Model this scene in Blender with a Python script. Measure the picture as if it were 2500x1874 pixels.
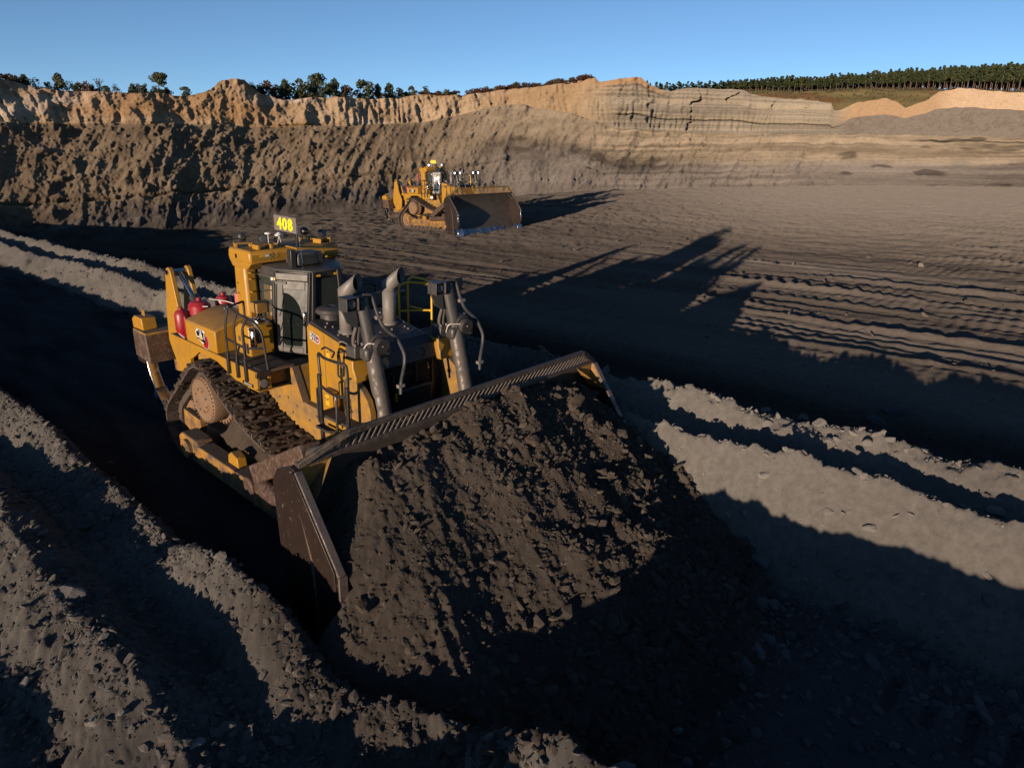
import bpy, bmesh, math, random
import numpy as np
from mathutils import Vector, Matrix, Euler

for o in list(bpy.data.objects):
    bpy.data.objects.remove(o, do_unlink=True)
S = bpy.context.scene
C = S.collection
rad = math.radians
PI = math.pi
rng = np.random.default_rng(11)
random.seed(5)

# ------------------------------------------------------------------ camera, sky, sun, exposure
CAM_H = 6.32
cam = bpy.data.cameras.new('camera')
cam.sensor_width = 36
cam.lens = 36 * 1693.97 / 2500
cam.clip_start = 0.1
cam.clip_end = 3000
camo = bpy.data.objects.new('camera', cam)
camo.location = (0, 0, CAM_H)
camo.rotation_euler = (rad(90 - 17.925), 0, 0)
C.objects.link(camo)
S.camera = camo

SUN_EL, SUN_AZ = 5.0, 62.0          # shadows fall towards SUN_AZ (degrees counter-clockwise from +X)
w = bpy.data.worlds.new('World')
S.world = w
w.use_nodes = True
nt = w.node_tree
bg = nt.nodes['Background']
sky = nt.nodes.new('ShaderNodeTexSky')
sky.sky_type = 'NISHITA'
sky.sun_disc = False
sky.sun_elevation = rad(SUN_EL)
sky.sun_rotation = rad(90 - (SUN_AZ + 180))
sky.altitude = 100
sky.air_density = 0.5
sky.dust_density = 0.0
sky.ozone_density = 1.9
nt.links.new(sky.outputs['Color'], bg.inputs['Color'])
bg.inputs['Strength'].default_value = 0.113
sun = bpy.data.lights.new('sun', 'SUN')
sun.energy = 5.0
sun.angle = rad(0.55)
sun.color = (1.0, 0.79, 0.60)
suno = bpy.data.objects.new('sun', sun)
d = Vector((math.cos(rad(SUN_AZ)) * math.cos(rad(SUN_EL)), math.sin(rad(SUN_AZ)) * math.cos(rad(SUN_EL)), -math.sin(rad(SUN_EL))))
suno.rotation_euler = d.to_track_quat('-Z', 'Y').to_euler()
suno.location = (-30, -60, 40)
C.objects.link(suno)
vs = S.view_settings
S.display_settings.display_device = 'sRGB'
vs.view_transform = 'Standard'
vs.look = 'None'
vs.gamma = 1
vs.use_curve_mapping = False
vs.exposure = 0.62

# ------------------------------------------------------------------ materials
# base colours were judged against a picture exposed this much darker
ALB = 0.65
def _n(nt, t, **kw):
    n = nt.nodes.new(t)
    for k, v in kw.items():
        if k in n.inputs.keys():
            n.inputs[k].default_value = v
        else:
            setattr(n, k, v)
    return n

def mat(name, col, rough=0.5, metal=0.0, dirt=None, dirt_amt=0.0, dirt_scale=3.0, bump=0.0, bump_scale=20.0, spec=0.5, var=0.06, emit=None, dirt_up=0.0, coords='Object', lo=0.42, hi=0.72):
    k_ = ALB if metal < 0.5 else 0.85
    col = tuple(c*k_ for c in col)
    if dirt: dirt = tuple(c*ALB for c in dirt)
    m = bpy.data.materials.new(name)
    m.use_nodes = True
    nt = m.node_tree
    b = nt.nodes['Principled BSDF']
    b.inputs['Roughness'].default_value = rough
    b.inputs['Metallic'].default_value = metal
    b.inputs['Specular IOR Level'].default_value = spec
    tc = nt.nodes.new('ShaderNodeTexCoord')
    L = nt.links.new
    base = None
    n1 = _n(nt, 'ShaderNodeTexNoise', Scale=dirt_scale * 0.37, Detail=6.0, Roughness=0.6)
    L(tc.outputs[coords], n1.inputs['Vector'])
    mr = nt.nodes.new('ShaderNodeMapRange')
    mr.inputs['To Min'].default_value = 1 - var * 3
    mr.inputs['To Max'].default_value = 1 + var * 3
    L(n1.outputs['Fac'], mr.inputs['Value'])
    mul = nt.nodes.new('ShaderNodeMix'); mul.data_type = 'RGBA'; mul.blend_type = 'MULTIPLY'
    mul.inputs['Factor'].default_value = 1
    mul.inputs[6].default_value = (*col, 1)
    L(mr.outputs['Result'], mul.inputs[7])
    base = mul.outputs[2]
    if dirt:
        n2 = _n(nt, 'ShaderNodeTexNoise', Scale=dirt_scale, Detail=8.0, Roughness=0.68)
        L(tc.outputs[coords], n2.inputs['Vector'])
        r2 = nt.nodes.new('ShaderNodeMapRange')
        r2.inputs['From Min'].default_value = lo
        r2.inputs['From Max'].default_value = hi
        L(n2.outputs['Fac'], r2.inputs['Value'])
        fac = nt.nodes.new('ShaderNodeMath'); fac.operation = 'MULTIPLY_ADD'
        L(r2.outputs['Result'], fac.inputs[0])
        fac.inputs[1].default_value = dirt_amt
        fac.inputs[2].default_value = 0.0
        out = fac.outputs[0]
        if dirt_up:
            g = nt.nodes.new('ShaderNodeNewGeometry')
            sx = nt.nodes.new('ShaderNodeSeparateXYZ')
            L(g.outputs['Normal'], sx.inputs[0])
            r3 = nt.nodes.new('ShaderNodeMapRange')
            r3.inputs['From Min'].default_value = 0.55
            r3.inputs['From Max'].default_value = 0.95
            r3.inputs['To Max'].default_value = dirt_up
            L(sx.outputs['Z'], r3.inputs['Value'])
            ad = nt.nodes.new('ShaderNodeMath'); ad.operation = 'ADD'; ad.use_clamp = True
            L(out, ad.inputs[0]); L(r3.outputs['Result'], ad.inputs[1])
            out = ad.outputs[0]
        mx = nt.nodes.new('ShaderNodeMix'); mx.data_type = 'RGBA'
        L(out, mx.inputs['Factor'])
        L(base, mx.inputs[6])
        mx.inputs[7].default_value = (*dirt, 1)
        base = mx.outputs[2]
        rr = nt.nodes.new('ShaderNodeMix'); rr.data_type = 'FLOAT'
        L(out, rr.inputs['Factor'])
        rr.inputs[2].default_value = rough
        rr.inputs[3].default_value = 0.9
        L(rr.outputs[0], b.inputs['Roughness'])
        if metal:
            mm = nt.nodes.new('ShaderNodeMix'); mm.data_type = 'FLOAT'
            L(out, mm.inputs['Factor'])
            mm.inputs[2].default_value = metal
            mm.inputs[3].default_value = 0.0
            L(mm.outputs[0], b.inputs['Metallic'])
    L(base, b.inputs['Base Color'])
    if bump:
        nb = _n(nt, 'ShaderNodeTexNoise', Scale=bump_scale, Detail=6.0, Roughness=0.6)
        L(tc.outputs[coords], nb.inputs['Vector'])
        bp = _n(nt, 'ShaderNodeBump', Strength=bump, Distance=0.02)
        L(nb.outputs['Fac'], bp.inputs['Height'])
        L(bp.outputs['Normal'], b.inputs['Normal'])
    if emit:
        b.inputs['Emission Color'].default_value = (*emit[0], 1)
        b.inputs['Emission Strength'].default_value = emit[1]
    return m

DUST = (0.10, 0.075, 0.055)
M = {}
M['yellow'] = mat('yellow_paint', (0.47, 0.235, 0.016), 0.42, dirt=DUST, dirt_amt=0.55, dirt_scale=3.0, dirt_up=0.45, var=0.04, lo=0.46, hi=0.78)
M['yellow_dusty'] = mat('dusty_yellow_paint', (0.44, 0.22, 0.02), 0.6, dirt=(0.15, 0.105, 0.065), dirt_amt=0.9, dirt_scale=3.6, dirt_up=0.8, var=0.06, lo=0.38, hi=0.66, bump=0.25)
M['yellow_mud'] = mat('muddy_yellow_paint', (0.42, 0.2, 0.025), 0.6, dirt=(0.085, 0.06, 0.043), dirt_amt=1.0, dirt_scale=3.2, dirt_up=1.0, var=0.08, lo=0.38, hi=0.62, bump=0.4)
M['hood_top'] = mat('matte_black_hood', (0.022, 0.023, 0.027), 0.55, dirt=DUST, dirt_amt=0.25, dirt_scale=3, var=0.08)
M['black'] = mat('black_paint', (0.018, 0.018, 0.02), 0.42, dirt=DUST, dirt_amt=0.25, dirt_scale=6, var=0.1)
M['grey'] = mat('dark_grey_paint', (0.050, 0.049, 0.048), 0.45, dirt=DUST, dirt_amt=0.5, dirt_scale=4, var=0.08)
M['cabgrey'] = mat('cab_grey_paint', (0.088, 0.079, 0.071), 0.4, dirt=DUST, dirt_amt=0.5, dirt_scale=4, var=0.05)
M['stack'] = mat('exhaust_grey', (0.22, 0.198, 0.18), 0.5, dirt=DUST, dirt_amt=0.5, dirt_scale=3, var=0.06)
M['void'] = mat('hollow_shade_black', (0.004, 0.004, 0.004), 0.95)  # near-black painted in for the shade inside recesses, slots, stack mouths and radiator
M['track'] = mat('track_steel', (0.11, 0.085, 0.068), 0.55, metal=0.5, dirt=(0.055, 0.042, 0.033), dirt_amt=1.0, dirt_scale=4, var=0.12, bump=0.6, bump_scale=14, lo=0.35, hi=0.6)
M['mud'] = mat('packed_mud', (0.085, 0.063, 0.047), 0.95, var=0.15, bump=0.9, bump_scale=16, spec=0.15, dirt=(0.05, 0.038, 0.03), dirt_amt=0.8, dirt_scale=5)
M['hub'] = mat('dusty_brown_hub', (0.25, 0.145, 0.075), 0.7, dirt=(0.15, 0.105, 0.075), dirt_amt=0.9, dirt_scale=5, var=0.1, bump=0.3)
M['steel'] = mat('polished_steel', (0.55, 0.54, 0.53), 0.16, metal=1.0, dirt=(0.07, 0.055, 0.045), dirt_amt=0.5, dirt_scale=5, var=0.08, lo=0.55, hi=0.7)
M['edge_steel'] = mat('worn_edge_steel', (0.42, 0.42, 0.44), 0.22, metal=1.0, dirt=(0.07, 0.055, 0.045), dirt_amt=0.6, dirt_scale=4, var=0.08, lo=0.52, hi=0.7)
M['rod'] = mat('scuffed_cylinder_tube', (0.125, 0.11, 0.10), 0.5, metal=0.35, dirt=(0.10, 0.078, 0.06), dirt_amt=0.95, dirt_scale=11, var=0.15, lo=0.44, hi=0.62)
M['blade'] = mat('worn_brown_blade_steel', (0.040, 0.026, 0.021), 0.38, metal=0.3, dirt=(0.20, 0.145, 0.105), dirt_amt=0.8, dirt_scale=11, var=0.15, bump=0.25, lo=0.6, hi=0.72)
M['wing_edge'] = mat('scuffed_wing_edge', (0.14, 0.11, 0.10), 0.4, metal=0.5, dirt=(0.10, 0.075, 0.06), dirt_amt=0.9, dirt_scale=9, var=0.15, bump=0.3, lo=0.4, hi=0.6)
M['rust'] = mat('rusty_brown_steel', (0.085, 0.047, 0.03), 0.6, metal=0.1, dirt=(0.16, 0.115, 0.085), dirt_amt=0.85, dirt_scale=10, var=0.25, bump=0.6, lo=0.48, hi=0.64)
M['moldboard'] = mat('scoured_moldboard', (0.10, 0.08, 0.066), 0.5, metal=0.3, dirt=(0.095, 0.075, 0.06), dirt_amt=0.9, dirt_scale=2, var=0.15, bump=0.3)
M['guard'] = mat('muddy_guard_steel', (0.085, 0.066, 0.055), 0.5, metal=0.4, dirt=(0.13, 0.098, 0.075), dirt_amt=0.9, dirt_scale=9, var=0.2, bump=0.6, bump_scale=40)
M['guard_bar'] = mat('muddy_guard_bar', (0.16, 0.125, 0.10), 0.7, dirt=(0.11, 0.085, 0.068), dirt_amt=0.9, dirt_scale=9, var=0.2)
M['red'] = mat('red_enamel', (0.36, 0.012, 0.022), 0.35, dirt=DUST, dirt_amt=0.35, dirt_scale=4, var=0.06)
M['pink'] = mat('faded_red_plastic', (0.62, 0.16, 0.14), 0.5)
M['white'] = mat('white_enamel', (0.75, 0.74, 0.72), 0.4, var=0.03)
M['sign_grey'] = mat('brown_grey_sign_board', (0.20, 0.165, 0.14), 0.6, var=0.03)
M['sign_yellow'] = mat('fluorescent_yellow_film', (1.2, 1.05, 0.005), 0.45, var=0.01, emit=None)
M['decal_red'] = mat('decal_red', (0.33, 0.012, 0.02), 0.4)
M['decal_black'] = mat('decal_black', (0.012, 0.012, 0.012), 0.4)
M['decal_yellow'] = mat('decal_yellow', (0.78, 0.46, 0.03), 0.4)
M['chalk'] = mat('chalk_white', (0.42, 0.30, 0.13), 0.9)
M['chrome'] = mat('chrome', (0.75, 0.74, 0.73), 0.12, metal=1.0)
M['hose'] = mat('grey_hose', (0.12, 0.10, 0.08), 0.6, dirt=DUST, dirt_amt=0.4)
M['cable'] = mat('pale_cable', (0.62, 0.55, 0.50), 0.5)
M['rail_yellow'] = mat('yellow_rail_paint', (0.75, 0.42, 0.01), 0.4)
M['tread'] = mat('dark_tread_plate', (0.028, 0.026, 0.026), 0.75, dirt=DUST, dirt_amt=0.5, dirt_scale=5, var=0.1, bump=0.5, bump_scale=60)
M['brown_plate'] = mat('dusty_brown_plate', (0.15, 0.10, 0.065), 0.7, dirt=DUST, dirt_amt=0.7, dirt_scale=4, bump=0.3)
M['amber'] = mat('amber_lens', (0.8, 0.25, 0.01), 0.25)
M['lens'] = mat('lamp_lens', (0.16, 0.16, 0.17), 0.12, spec=0.7)
M['lit'] = mat('lit_lamp', (0.9, 0.9, 0.85), 0.3, emit=((0.93, 0.97, 1.0), 2.5))
M['cabdark'] = M['black']
M['seat'] = mat('seat_fabric', (0.03, 0.03, 0.033), 0.8)

def glass(name, tint):
    m = bpy.data.materials.new(name)
    m.use_nodes = True
    b = m.node_tree.nodes['Principled BSDF']
    b.inputs['Base Color'].default_value = (*tint, 1)
    b.inputs['Roughness'].default_value = 0.03
    b.inputs['Transmission Weight'].default_value = 0.75
    b.inputs['IOR'].default_value = 1.25
    return m
M['glass'] = glass('tinted_cab_glass', (0.10, 0.12, 0.11))
M['glass_dusty'] = mat('dusty_glass', (0.06, 0.068, 0.06), 0.3, dirt=(0.11, 0.10, 0.085), dirt_amt=0.5, dirt_scale=5)
M['glass_swept'] = mat('wiper_swept_glass', (0.012, 0.016, 0.015), 0.05, spec=0.8)

# ------------------------------------------------------------------ mesh building helpers
class MB:
    def __init__(s):
        s.v = []; s.f = []
    def add(s, vs, fs):
        o = len(s.v)
        s.v += [tuple(map(float, p)) for p in vs]
        s.f += [tuple(i + o for i in f) for f in fs]
        return s
    def box(s, x0, x1, y0, y1, z0, z1):
        vs = [(x0,y0,z0),(x1,y0,z0),(x1,y1,z0),(x0,y1,z0),(x0,y0,z1),(x1,y0,z1),(x1,y1,z1),(x0,y1,z1)]
        return s.add(vs, [(0,3,2,1),(4,5,6,7),(0,1,5,4),(1,2,6,5),(2,3,7,6),(3,0,4,7)])
    def beam(s, p, q, w, h, up=(0,0,1)):
        p = Vector(p); q = Vector(q); d = (q - p).normalized()
        up = Vector(up); a = d.cross(up)
        if a.length < 1e-4: a = d.cross(Vector((1,0,0)))
        a.normalize(); b = a.cross(d).normalized()
        vs = []
        for c in (p, q):
            for i, j in ((-1,-1),(1,-1),(1,1),(-1,1)):
                vs.append(c + a*(i*w/2) + b*(j*h/2))
        return s.add(vs, [(0,1,2,3),(7,6,5,4),(0,4,5,1),(1,5,6,2),(2,6,7,3),(3,7,4,0)])
    def prism(s, poly, axis, c0, c1):
        n = len(poly)
        def P(a, b, c):
            return {'xz': (a,c,b), 'xy': (a,b,c), 'yz': (c,a,b)}[axis]
        vs = [P(a,b,c0) for a,b in poly] + [P(a,b,c1) for a,b in poly]
        fs = [tuple(range(n-1,-1,-1)), tuple(range(n,2*n))]
        for i in range(n):
            j = (i+1) % n
            fs.append((i,j,n+j,n+i))
        return s.add(vs, fs)
    def loft(s, rings, caps=True, closed=True):
        n = len(rings[0]); o = []
        for r in rings: o += list(r)
        fs = []
        for k in range(len(rings)-1):
            for i in range(n if closed else n-1):
                j = (i+1) % n
                fs.append((k*n+i, k*n+j, (k+1)*n+j, (k+1)*n+i))
        if caps:
            fs.append(tuple(range(n-1,-1,-1))); fs.append(tuple((len(rings)-1)*n+i for i in range(n)))
        return s.add(o, fs)
    def tube(s, pts, r, n=8, caps=True):
        pts = [Vector(p) for p in pts]
        rings = []
        ref = None
        for i, p in enumerate(pts):
            if i == 0: t = pts[1]-pts[0]
            elif i == len(pts)-1: t = pts[-1]-pts[-2]
            else: t = (pts[i+1]-p).normalized() + (p-pts[i-1]).normalized()
            if t.length < 1e-6: t = Vector((0,0,1))
            t.normalize()
            if ref is None:
                ref = t.cross(Vector((0.31,0.17,0.94)))
                if ref.length < 1e-3: ref = t.cross(Vector((1,0,0)))
            a = (ref - t*ref.dot(t)).normalized(); ref = a
            b = t.cross(a)
            rr = r[i] if isinstance(r, (list, tuple)) else r
            rings.append([p + a*(rr*math.cos(2*PI*k/n)) + b*(rr*math.sin(2*PI*k/n)) for k in range(n)])
        return s.loft(rings, caps)
    def cyl(s, p, q, r, r2=None, n=20):
        return s.tube([p, q], [r, r if r2 is None else r2], n)
    def lathe(s, prof, origin, axis=(0,0,1), n=28):
        ax = Vector(axis).normalized(); a = ax.orthogonal().normalized(); b = ax.cross(a); o = Vector(origin)
        rings = [[o + ax*h + a*(max(r,1e-4)*math.cos(2*PI*k/n)) + b*(max(r,1e-4)*math.sin(2*PI*k/n)) for k in range(n)] for r, h in prof]
        return s.loft(rings, True)
    def mirror_y(s):
        n = len(s.v)
        return s.add([(x,-y,z) for x,y,z in s.v[:n]], [tuple(reversed(f)) for f in s.f])
    def flip_y(s):
        s.v = [(x,-y,z) for x,y,z in s.v]; s.f = [tuple(reversed(f)) for f in s.f]
        return s

def fillet(pts, r, k=4):
    pts = [Vector(p) for p in pts]
    out = [pts[0]]
    for i in range(1, len(pts)-1):
        a, b, c = pts[i-1], pts[i], pts[i+1]
        d1 = (a-b); d2 = (c-b)
        rr = min(r, d1.length*0.45, d2.length*0.45)
        p = b + d1.normalized()*rr; q = b + d2.normalized()*rr
        for j in range(k+1):
            t = j/k
            out.append(p*(1-t)**2 + b*(2*t*(1-t)) + q*t*t)
    out.append(pts[-1])
    return out

def link(name, me, parent=None, label=None, kind=None, cat=None, group=None):
    o = bpy.data.objects.new(name, me)
    C.objects.link(o)
    if parent: o.parent = parent
    if label: o['label'] = label
    if kind: o['kind'] = kind
    if cat: o['category'] = cat
    if group: o['group'] = group
    return o

def build(mb, name, m, parent=None, bevel=0.0, smooth=35, fix=True, **kw):
    me = bpy.data.meshes.new(name)
    me.from_pydata(mb.v, [], mb.f)
    if fix:
        b = bmesh.new(); b.from_mesh(me)
        bmesh.ops.recalc_face_normals(b, faces=b.faces)
        b.to_mesh(me); b.free()
    me.materials.append(M[m] if isinstance(m, str) else m)
    if smooth:
        me.shade_smooth()
        me.set_sharp_from_angle(angle=rad(smooth))
    o = link(name, me, parent, **kw)
    if bevel:
        md = o.modifiers.new('bevel', 'BEVEL')
        md.width = bevel; md.segments = 2; md.limit_method = 'ANGLE'; md.angle_limit = rad(40)
    return o

def text_mesh(body, height, extrude=0.004, sx=1.0, bold=0.0, spacing=1.0):
    cu = bpy.data.curves.new('lettering', 'FONT')
    cu.body = body; cu.size = 1.0; cu.extrude = 0.0; cu.offset = bold; cu.space_character = spacing
    cu.align_x = 'CENTER'; cu.align_y = 'CENTER'; cu.resolution_u = 3
    o = bpy.data.objects.new('lettering', cu)
    C.objects.link(o)
    me = bpy.data.meshes.new_from_object(o.evaluated_get(bpy.context.evaluated_depsgraph_get()))
    bpy.data.objects.remove(o, do_unlink=True); bpy.data.curves.remove(cu)
    co = np.empty(len(me.vertices)*3); me.vertices.foreach_get('co', co); co = co.reshape(-1,3)
    mn, mxx = co.min(0), co.max(0)
    k = height/(mxx[1]-mn[1])
    co = (co - (mn+mxx)/2) * k
    co[:,0] *= sx
    me.vertices.foreach_set('co', co.ravel())
    return me

def place_text(body, height, m, parent, origin, right, up, name='lettering', **kw):
    """lettering lying in the plane spanned by right and up at origin (parent space)"""
    me = text_mesh(body, height, **kw)
    r = Vector(right).normalized(); u = Vector(up).normalized(); n = r.cross(u).normalized()
    Mx = Matrix(((r.x,u.x,n.x,origin[0]),(r.y,u.y,n.y,origin[1]),(r.z,u.z,n.z,origin[2]),(0,0,0,1)))
    me.transform(Mx)
    me.materials.append(M[m])
    return link(name, me, parent)

def flat(poly, name, m, parent, origin, right, up, off=0.0):
    """a flat decal polygon given in (right, up) metres"""
    r = Vector(right).normalized(); u = Vector(up).normalized(); n = r.cross(u).normalized(); o = Vector(origin) + n*off
    mb = MB().add([o + r*a + u*b for a,b in poly], [tuple(range(len(poly)))])
    return build(mb, name, m, parent, smooth=0, fix=False)

def lumps(nu, nv, f, amp, seed=0):
    pass
ICO_V = None
def _ico(sub):
    b = bmesh.new()
    bmesh.ops.create_icosphere(b, subdivisions=sub, radius=1.0)
    v = np.array([x.co[:] for x in b.verts]); f = np.array([[q.index for q in p.verts] for p in b.faces])
    b.free()
    return v, f
ICO1 = _ico(1)
ICO2 = _ico(2)
ICO3 = _ico(3)
def rock_variant(base, seed, rough=0.28, flat=0.75):
    """an angular stone: an icosphere cut by random planes"""
    r = np.random.default_rng(seed)
    v = base[0].copy()
    for k in range(10):
        n = r.normal(size=3); n /= np.linalg.norm(n)
        c = r.uniform(0.48, 0.8)
        dd = v @ n
        over = np.maximum(dd - c, 0)
        v -= over[:,None]*n[None,:]*0.93
    v *= (1 + r.uniform(-rough, rough, size=(len(v),1))*0.45)
    v /= np.abs(v).max()
    v *= np.array([1, r.uniform(0.65,0.95), flat*r.uniform(0.7,1.0)])
    return v
ROCKS1 = [rock_variant(ICO1, 100+i) for i in range(14)]
ROCKS2 = [rock_variant(ICO2, 200+i) for i in range(10)]
def rock_shape(mb, c, size, r_, lod=1):
    vs, fc = (r_.choice(ROCKS1), ICO1[1]) if lod == 1 else (r_.choice(ROCKS2), ICO2[1])
    e = Euler((r_.uniform(-.5,.5), r_.uniform(-.5,.5), r_.uniform(0, 6.28))).to_matrix()
    R = np.array(e)
    p = (vs*np.array(size)) @ R.T + np.array(c)
    mb.add(p, fc.tolist())
# ------------------------------------------------------------------ noise in numpy
_TAB = np.random.default_rng(99).random(512*512).astype(np.float32)
def _hash(ix, iy, seed):
    return _TAB[((ix + seed*37) & 511)*512 + ((iy + seed*91 + 13) & 511)]
def vnoise2(x, y, seed=0):
    x = np.asarray(x, np.float32); y = np.asarray(y, np.float32)
    x, y = np.broadcast_arrays(x, y)
    fx = np.floor(x); fy = np.floor(y)
    ix = fx.astype(np.int32); iy = fy.astype(np.int32)
    fx = x-fx; fy = y-fy
    fx = fx*fx*(3-2*fx); fy = fy*fy*(3-2*fy)
    a = _hash(ix,iy,seed); b = _hash(ix+1,iy,seed); c = _hash(ix,iy+1,seed); d = _hash(ix+1,iy+1,seed)
    return (a+(b-a)*fx)*(1-fy) + (c+(d-c)*fx)*fy
def fbm(x, y, oct=4, seed=0, gain=0.5):
    t = 0; a = 1; n = 0
    ca, sa = math.cos(0.6), math.sin(0.6)
    for k in range(oct):
        t = t + a*(vnoise2(x, y, seed+k*17)*2-1); n += a
        a *= gain
        x, y = (x*ca - y*sa)*2.03+3.7, (x*sa + y*ca)*2.03-1.3
    return t/n
def ridged(x, y, oct=4, seed=0, gain=0.5):
    t = 0; a = 1; n = 0
    ca, sa = math.cos(0.6), math.sin(0.6)
    for k in range(oct):
        v = 1-np.abs(vnoise2(x, y, seed+k*17)*2-1)
        t = t + a*(v*v*2-1); n += a
        a *= gain
        x, y = (x*ca - y*sa)*2.03+3.7, (x*sa + y*ca)*2.03-1.3
    return t/n
def cells(x, y, seed=0):
    """lumps: distance to the nearest random cell point and that point's own random value"""
    x = np.asarray(x, np.float32); y = np.asarray(y, np.float32)
    ix = np.floor(x).astype(np.int32); iy = np.floor(y).astype(np.int32)
    best = np.full(np.shape(x), 9.0, np.float32); val = np.zeros(np.shape(x), np.float32)
    for dx in (-1,0,1):
        for dy in (-1,0,1):
            cx = ix+dx; cy = iy+dy
            d = (x-cx-0.15-0.7*_hash(cx,cy,seed))**2 + (y-cy-0.15-0.7*_hash(cx,cy,seed+5))**2
            m = d < best
            val = np.where(m, _hash(cx,cy,seed+9), val); best = np.where(m, d, best)
    return np.sqrt(best), val
def sstep(a, b, x):
    t = np.clip((x-a)/(b-a), 0, 1)
    return t*t*(3-2*t)

# ------------------------------------------------------------------ the pit: trench frame (u along the dozing slot, v across it, away from the camera)
D0 = np.array([-4.16, 13.79])
HD = rad(-41.65)
FU = np.array([math.cos(HD), math.sin(HD)]); FV = np.array([-math.sin(HD), math.cos(HD)])
def to_uv(x, y):
    dx = x-D0[0]; dy = y-D0[1]
    return dx*FU[0]+dy*FU[1], dx*FV[0]+dy*FV[1]
def to_xy(u, v):
    return D0[0]+u*FU[0]+v*FV[0], D0[1]+u*FU[1]+v*FV[1]
PV = np.array([-30,-12.5,-11.2,-10.4,-9.4,-8.3,-7.0,-6.40,-6.0,-5.62,-5.25,-4.95,-4.65,-4.35,-4.05,-3.75,-3.42])
PZ = np.array([0.3, 0.5,  0.80, 0.95,0.72, 0.42,0.34, 0.40,0.80,1.06, 0.84, 0.56, 0.60,0.94,1.17, 0.76, 0.0])
QV = np.array([2.75,3.25,3.62,3.92,4.18,4.50,4.85,5.2,5.55,6.0,6.7,7.6])
QZ = np.array([0.0, 0.62,1.12,1.45,1.26,0.98,1.05,1.42,1.60,1.30,0.95,0.75])
def slot_floor(u):
    return -0.047*np.clip(u,-5,9) - 0.012*(np.clip(u-9,0,30)) + 0.012*np.clip(-5-u,0,60)
WIND = [(10.2,0.13,0.25,2),(12.7,0.12,0.22,21),(15.1,0.13,0.22,22),(16.6,0.13,0.22,23),(18.1,0.14,0.22,24),(20.7,0.14,0.24,25),(22.4,0.16,0.25,26),(25,0.13,0.28,27),(11.6,0.16,0.35,3),(14.3,0.20,0.4,4),(15.9,0.22,0.35,5),(17.4,0.24,0.4,6),(18.8,0.22,0.35,7),(19.9,0.26,0.4,8),(21.5,0.18,0.3,9),(23.4,0.26,0.4,10),(26.5,0.22,0.45,11),(29.5,0.16,0.5,12),(33.0,0.15,0.5,13),(37,0.15,0.5,14),(42,0.14,0.6,15),(48,0.12,0.7,16),(56,0.12,0.7,17)]
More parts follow.
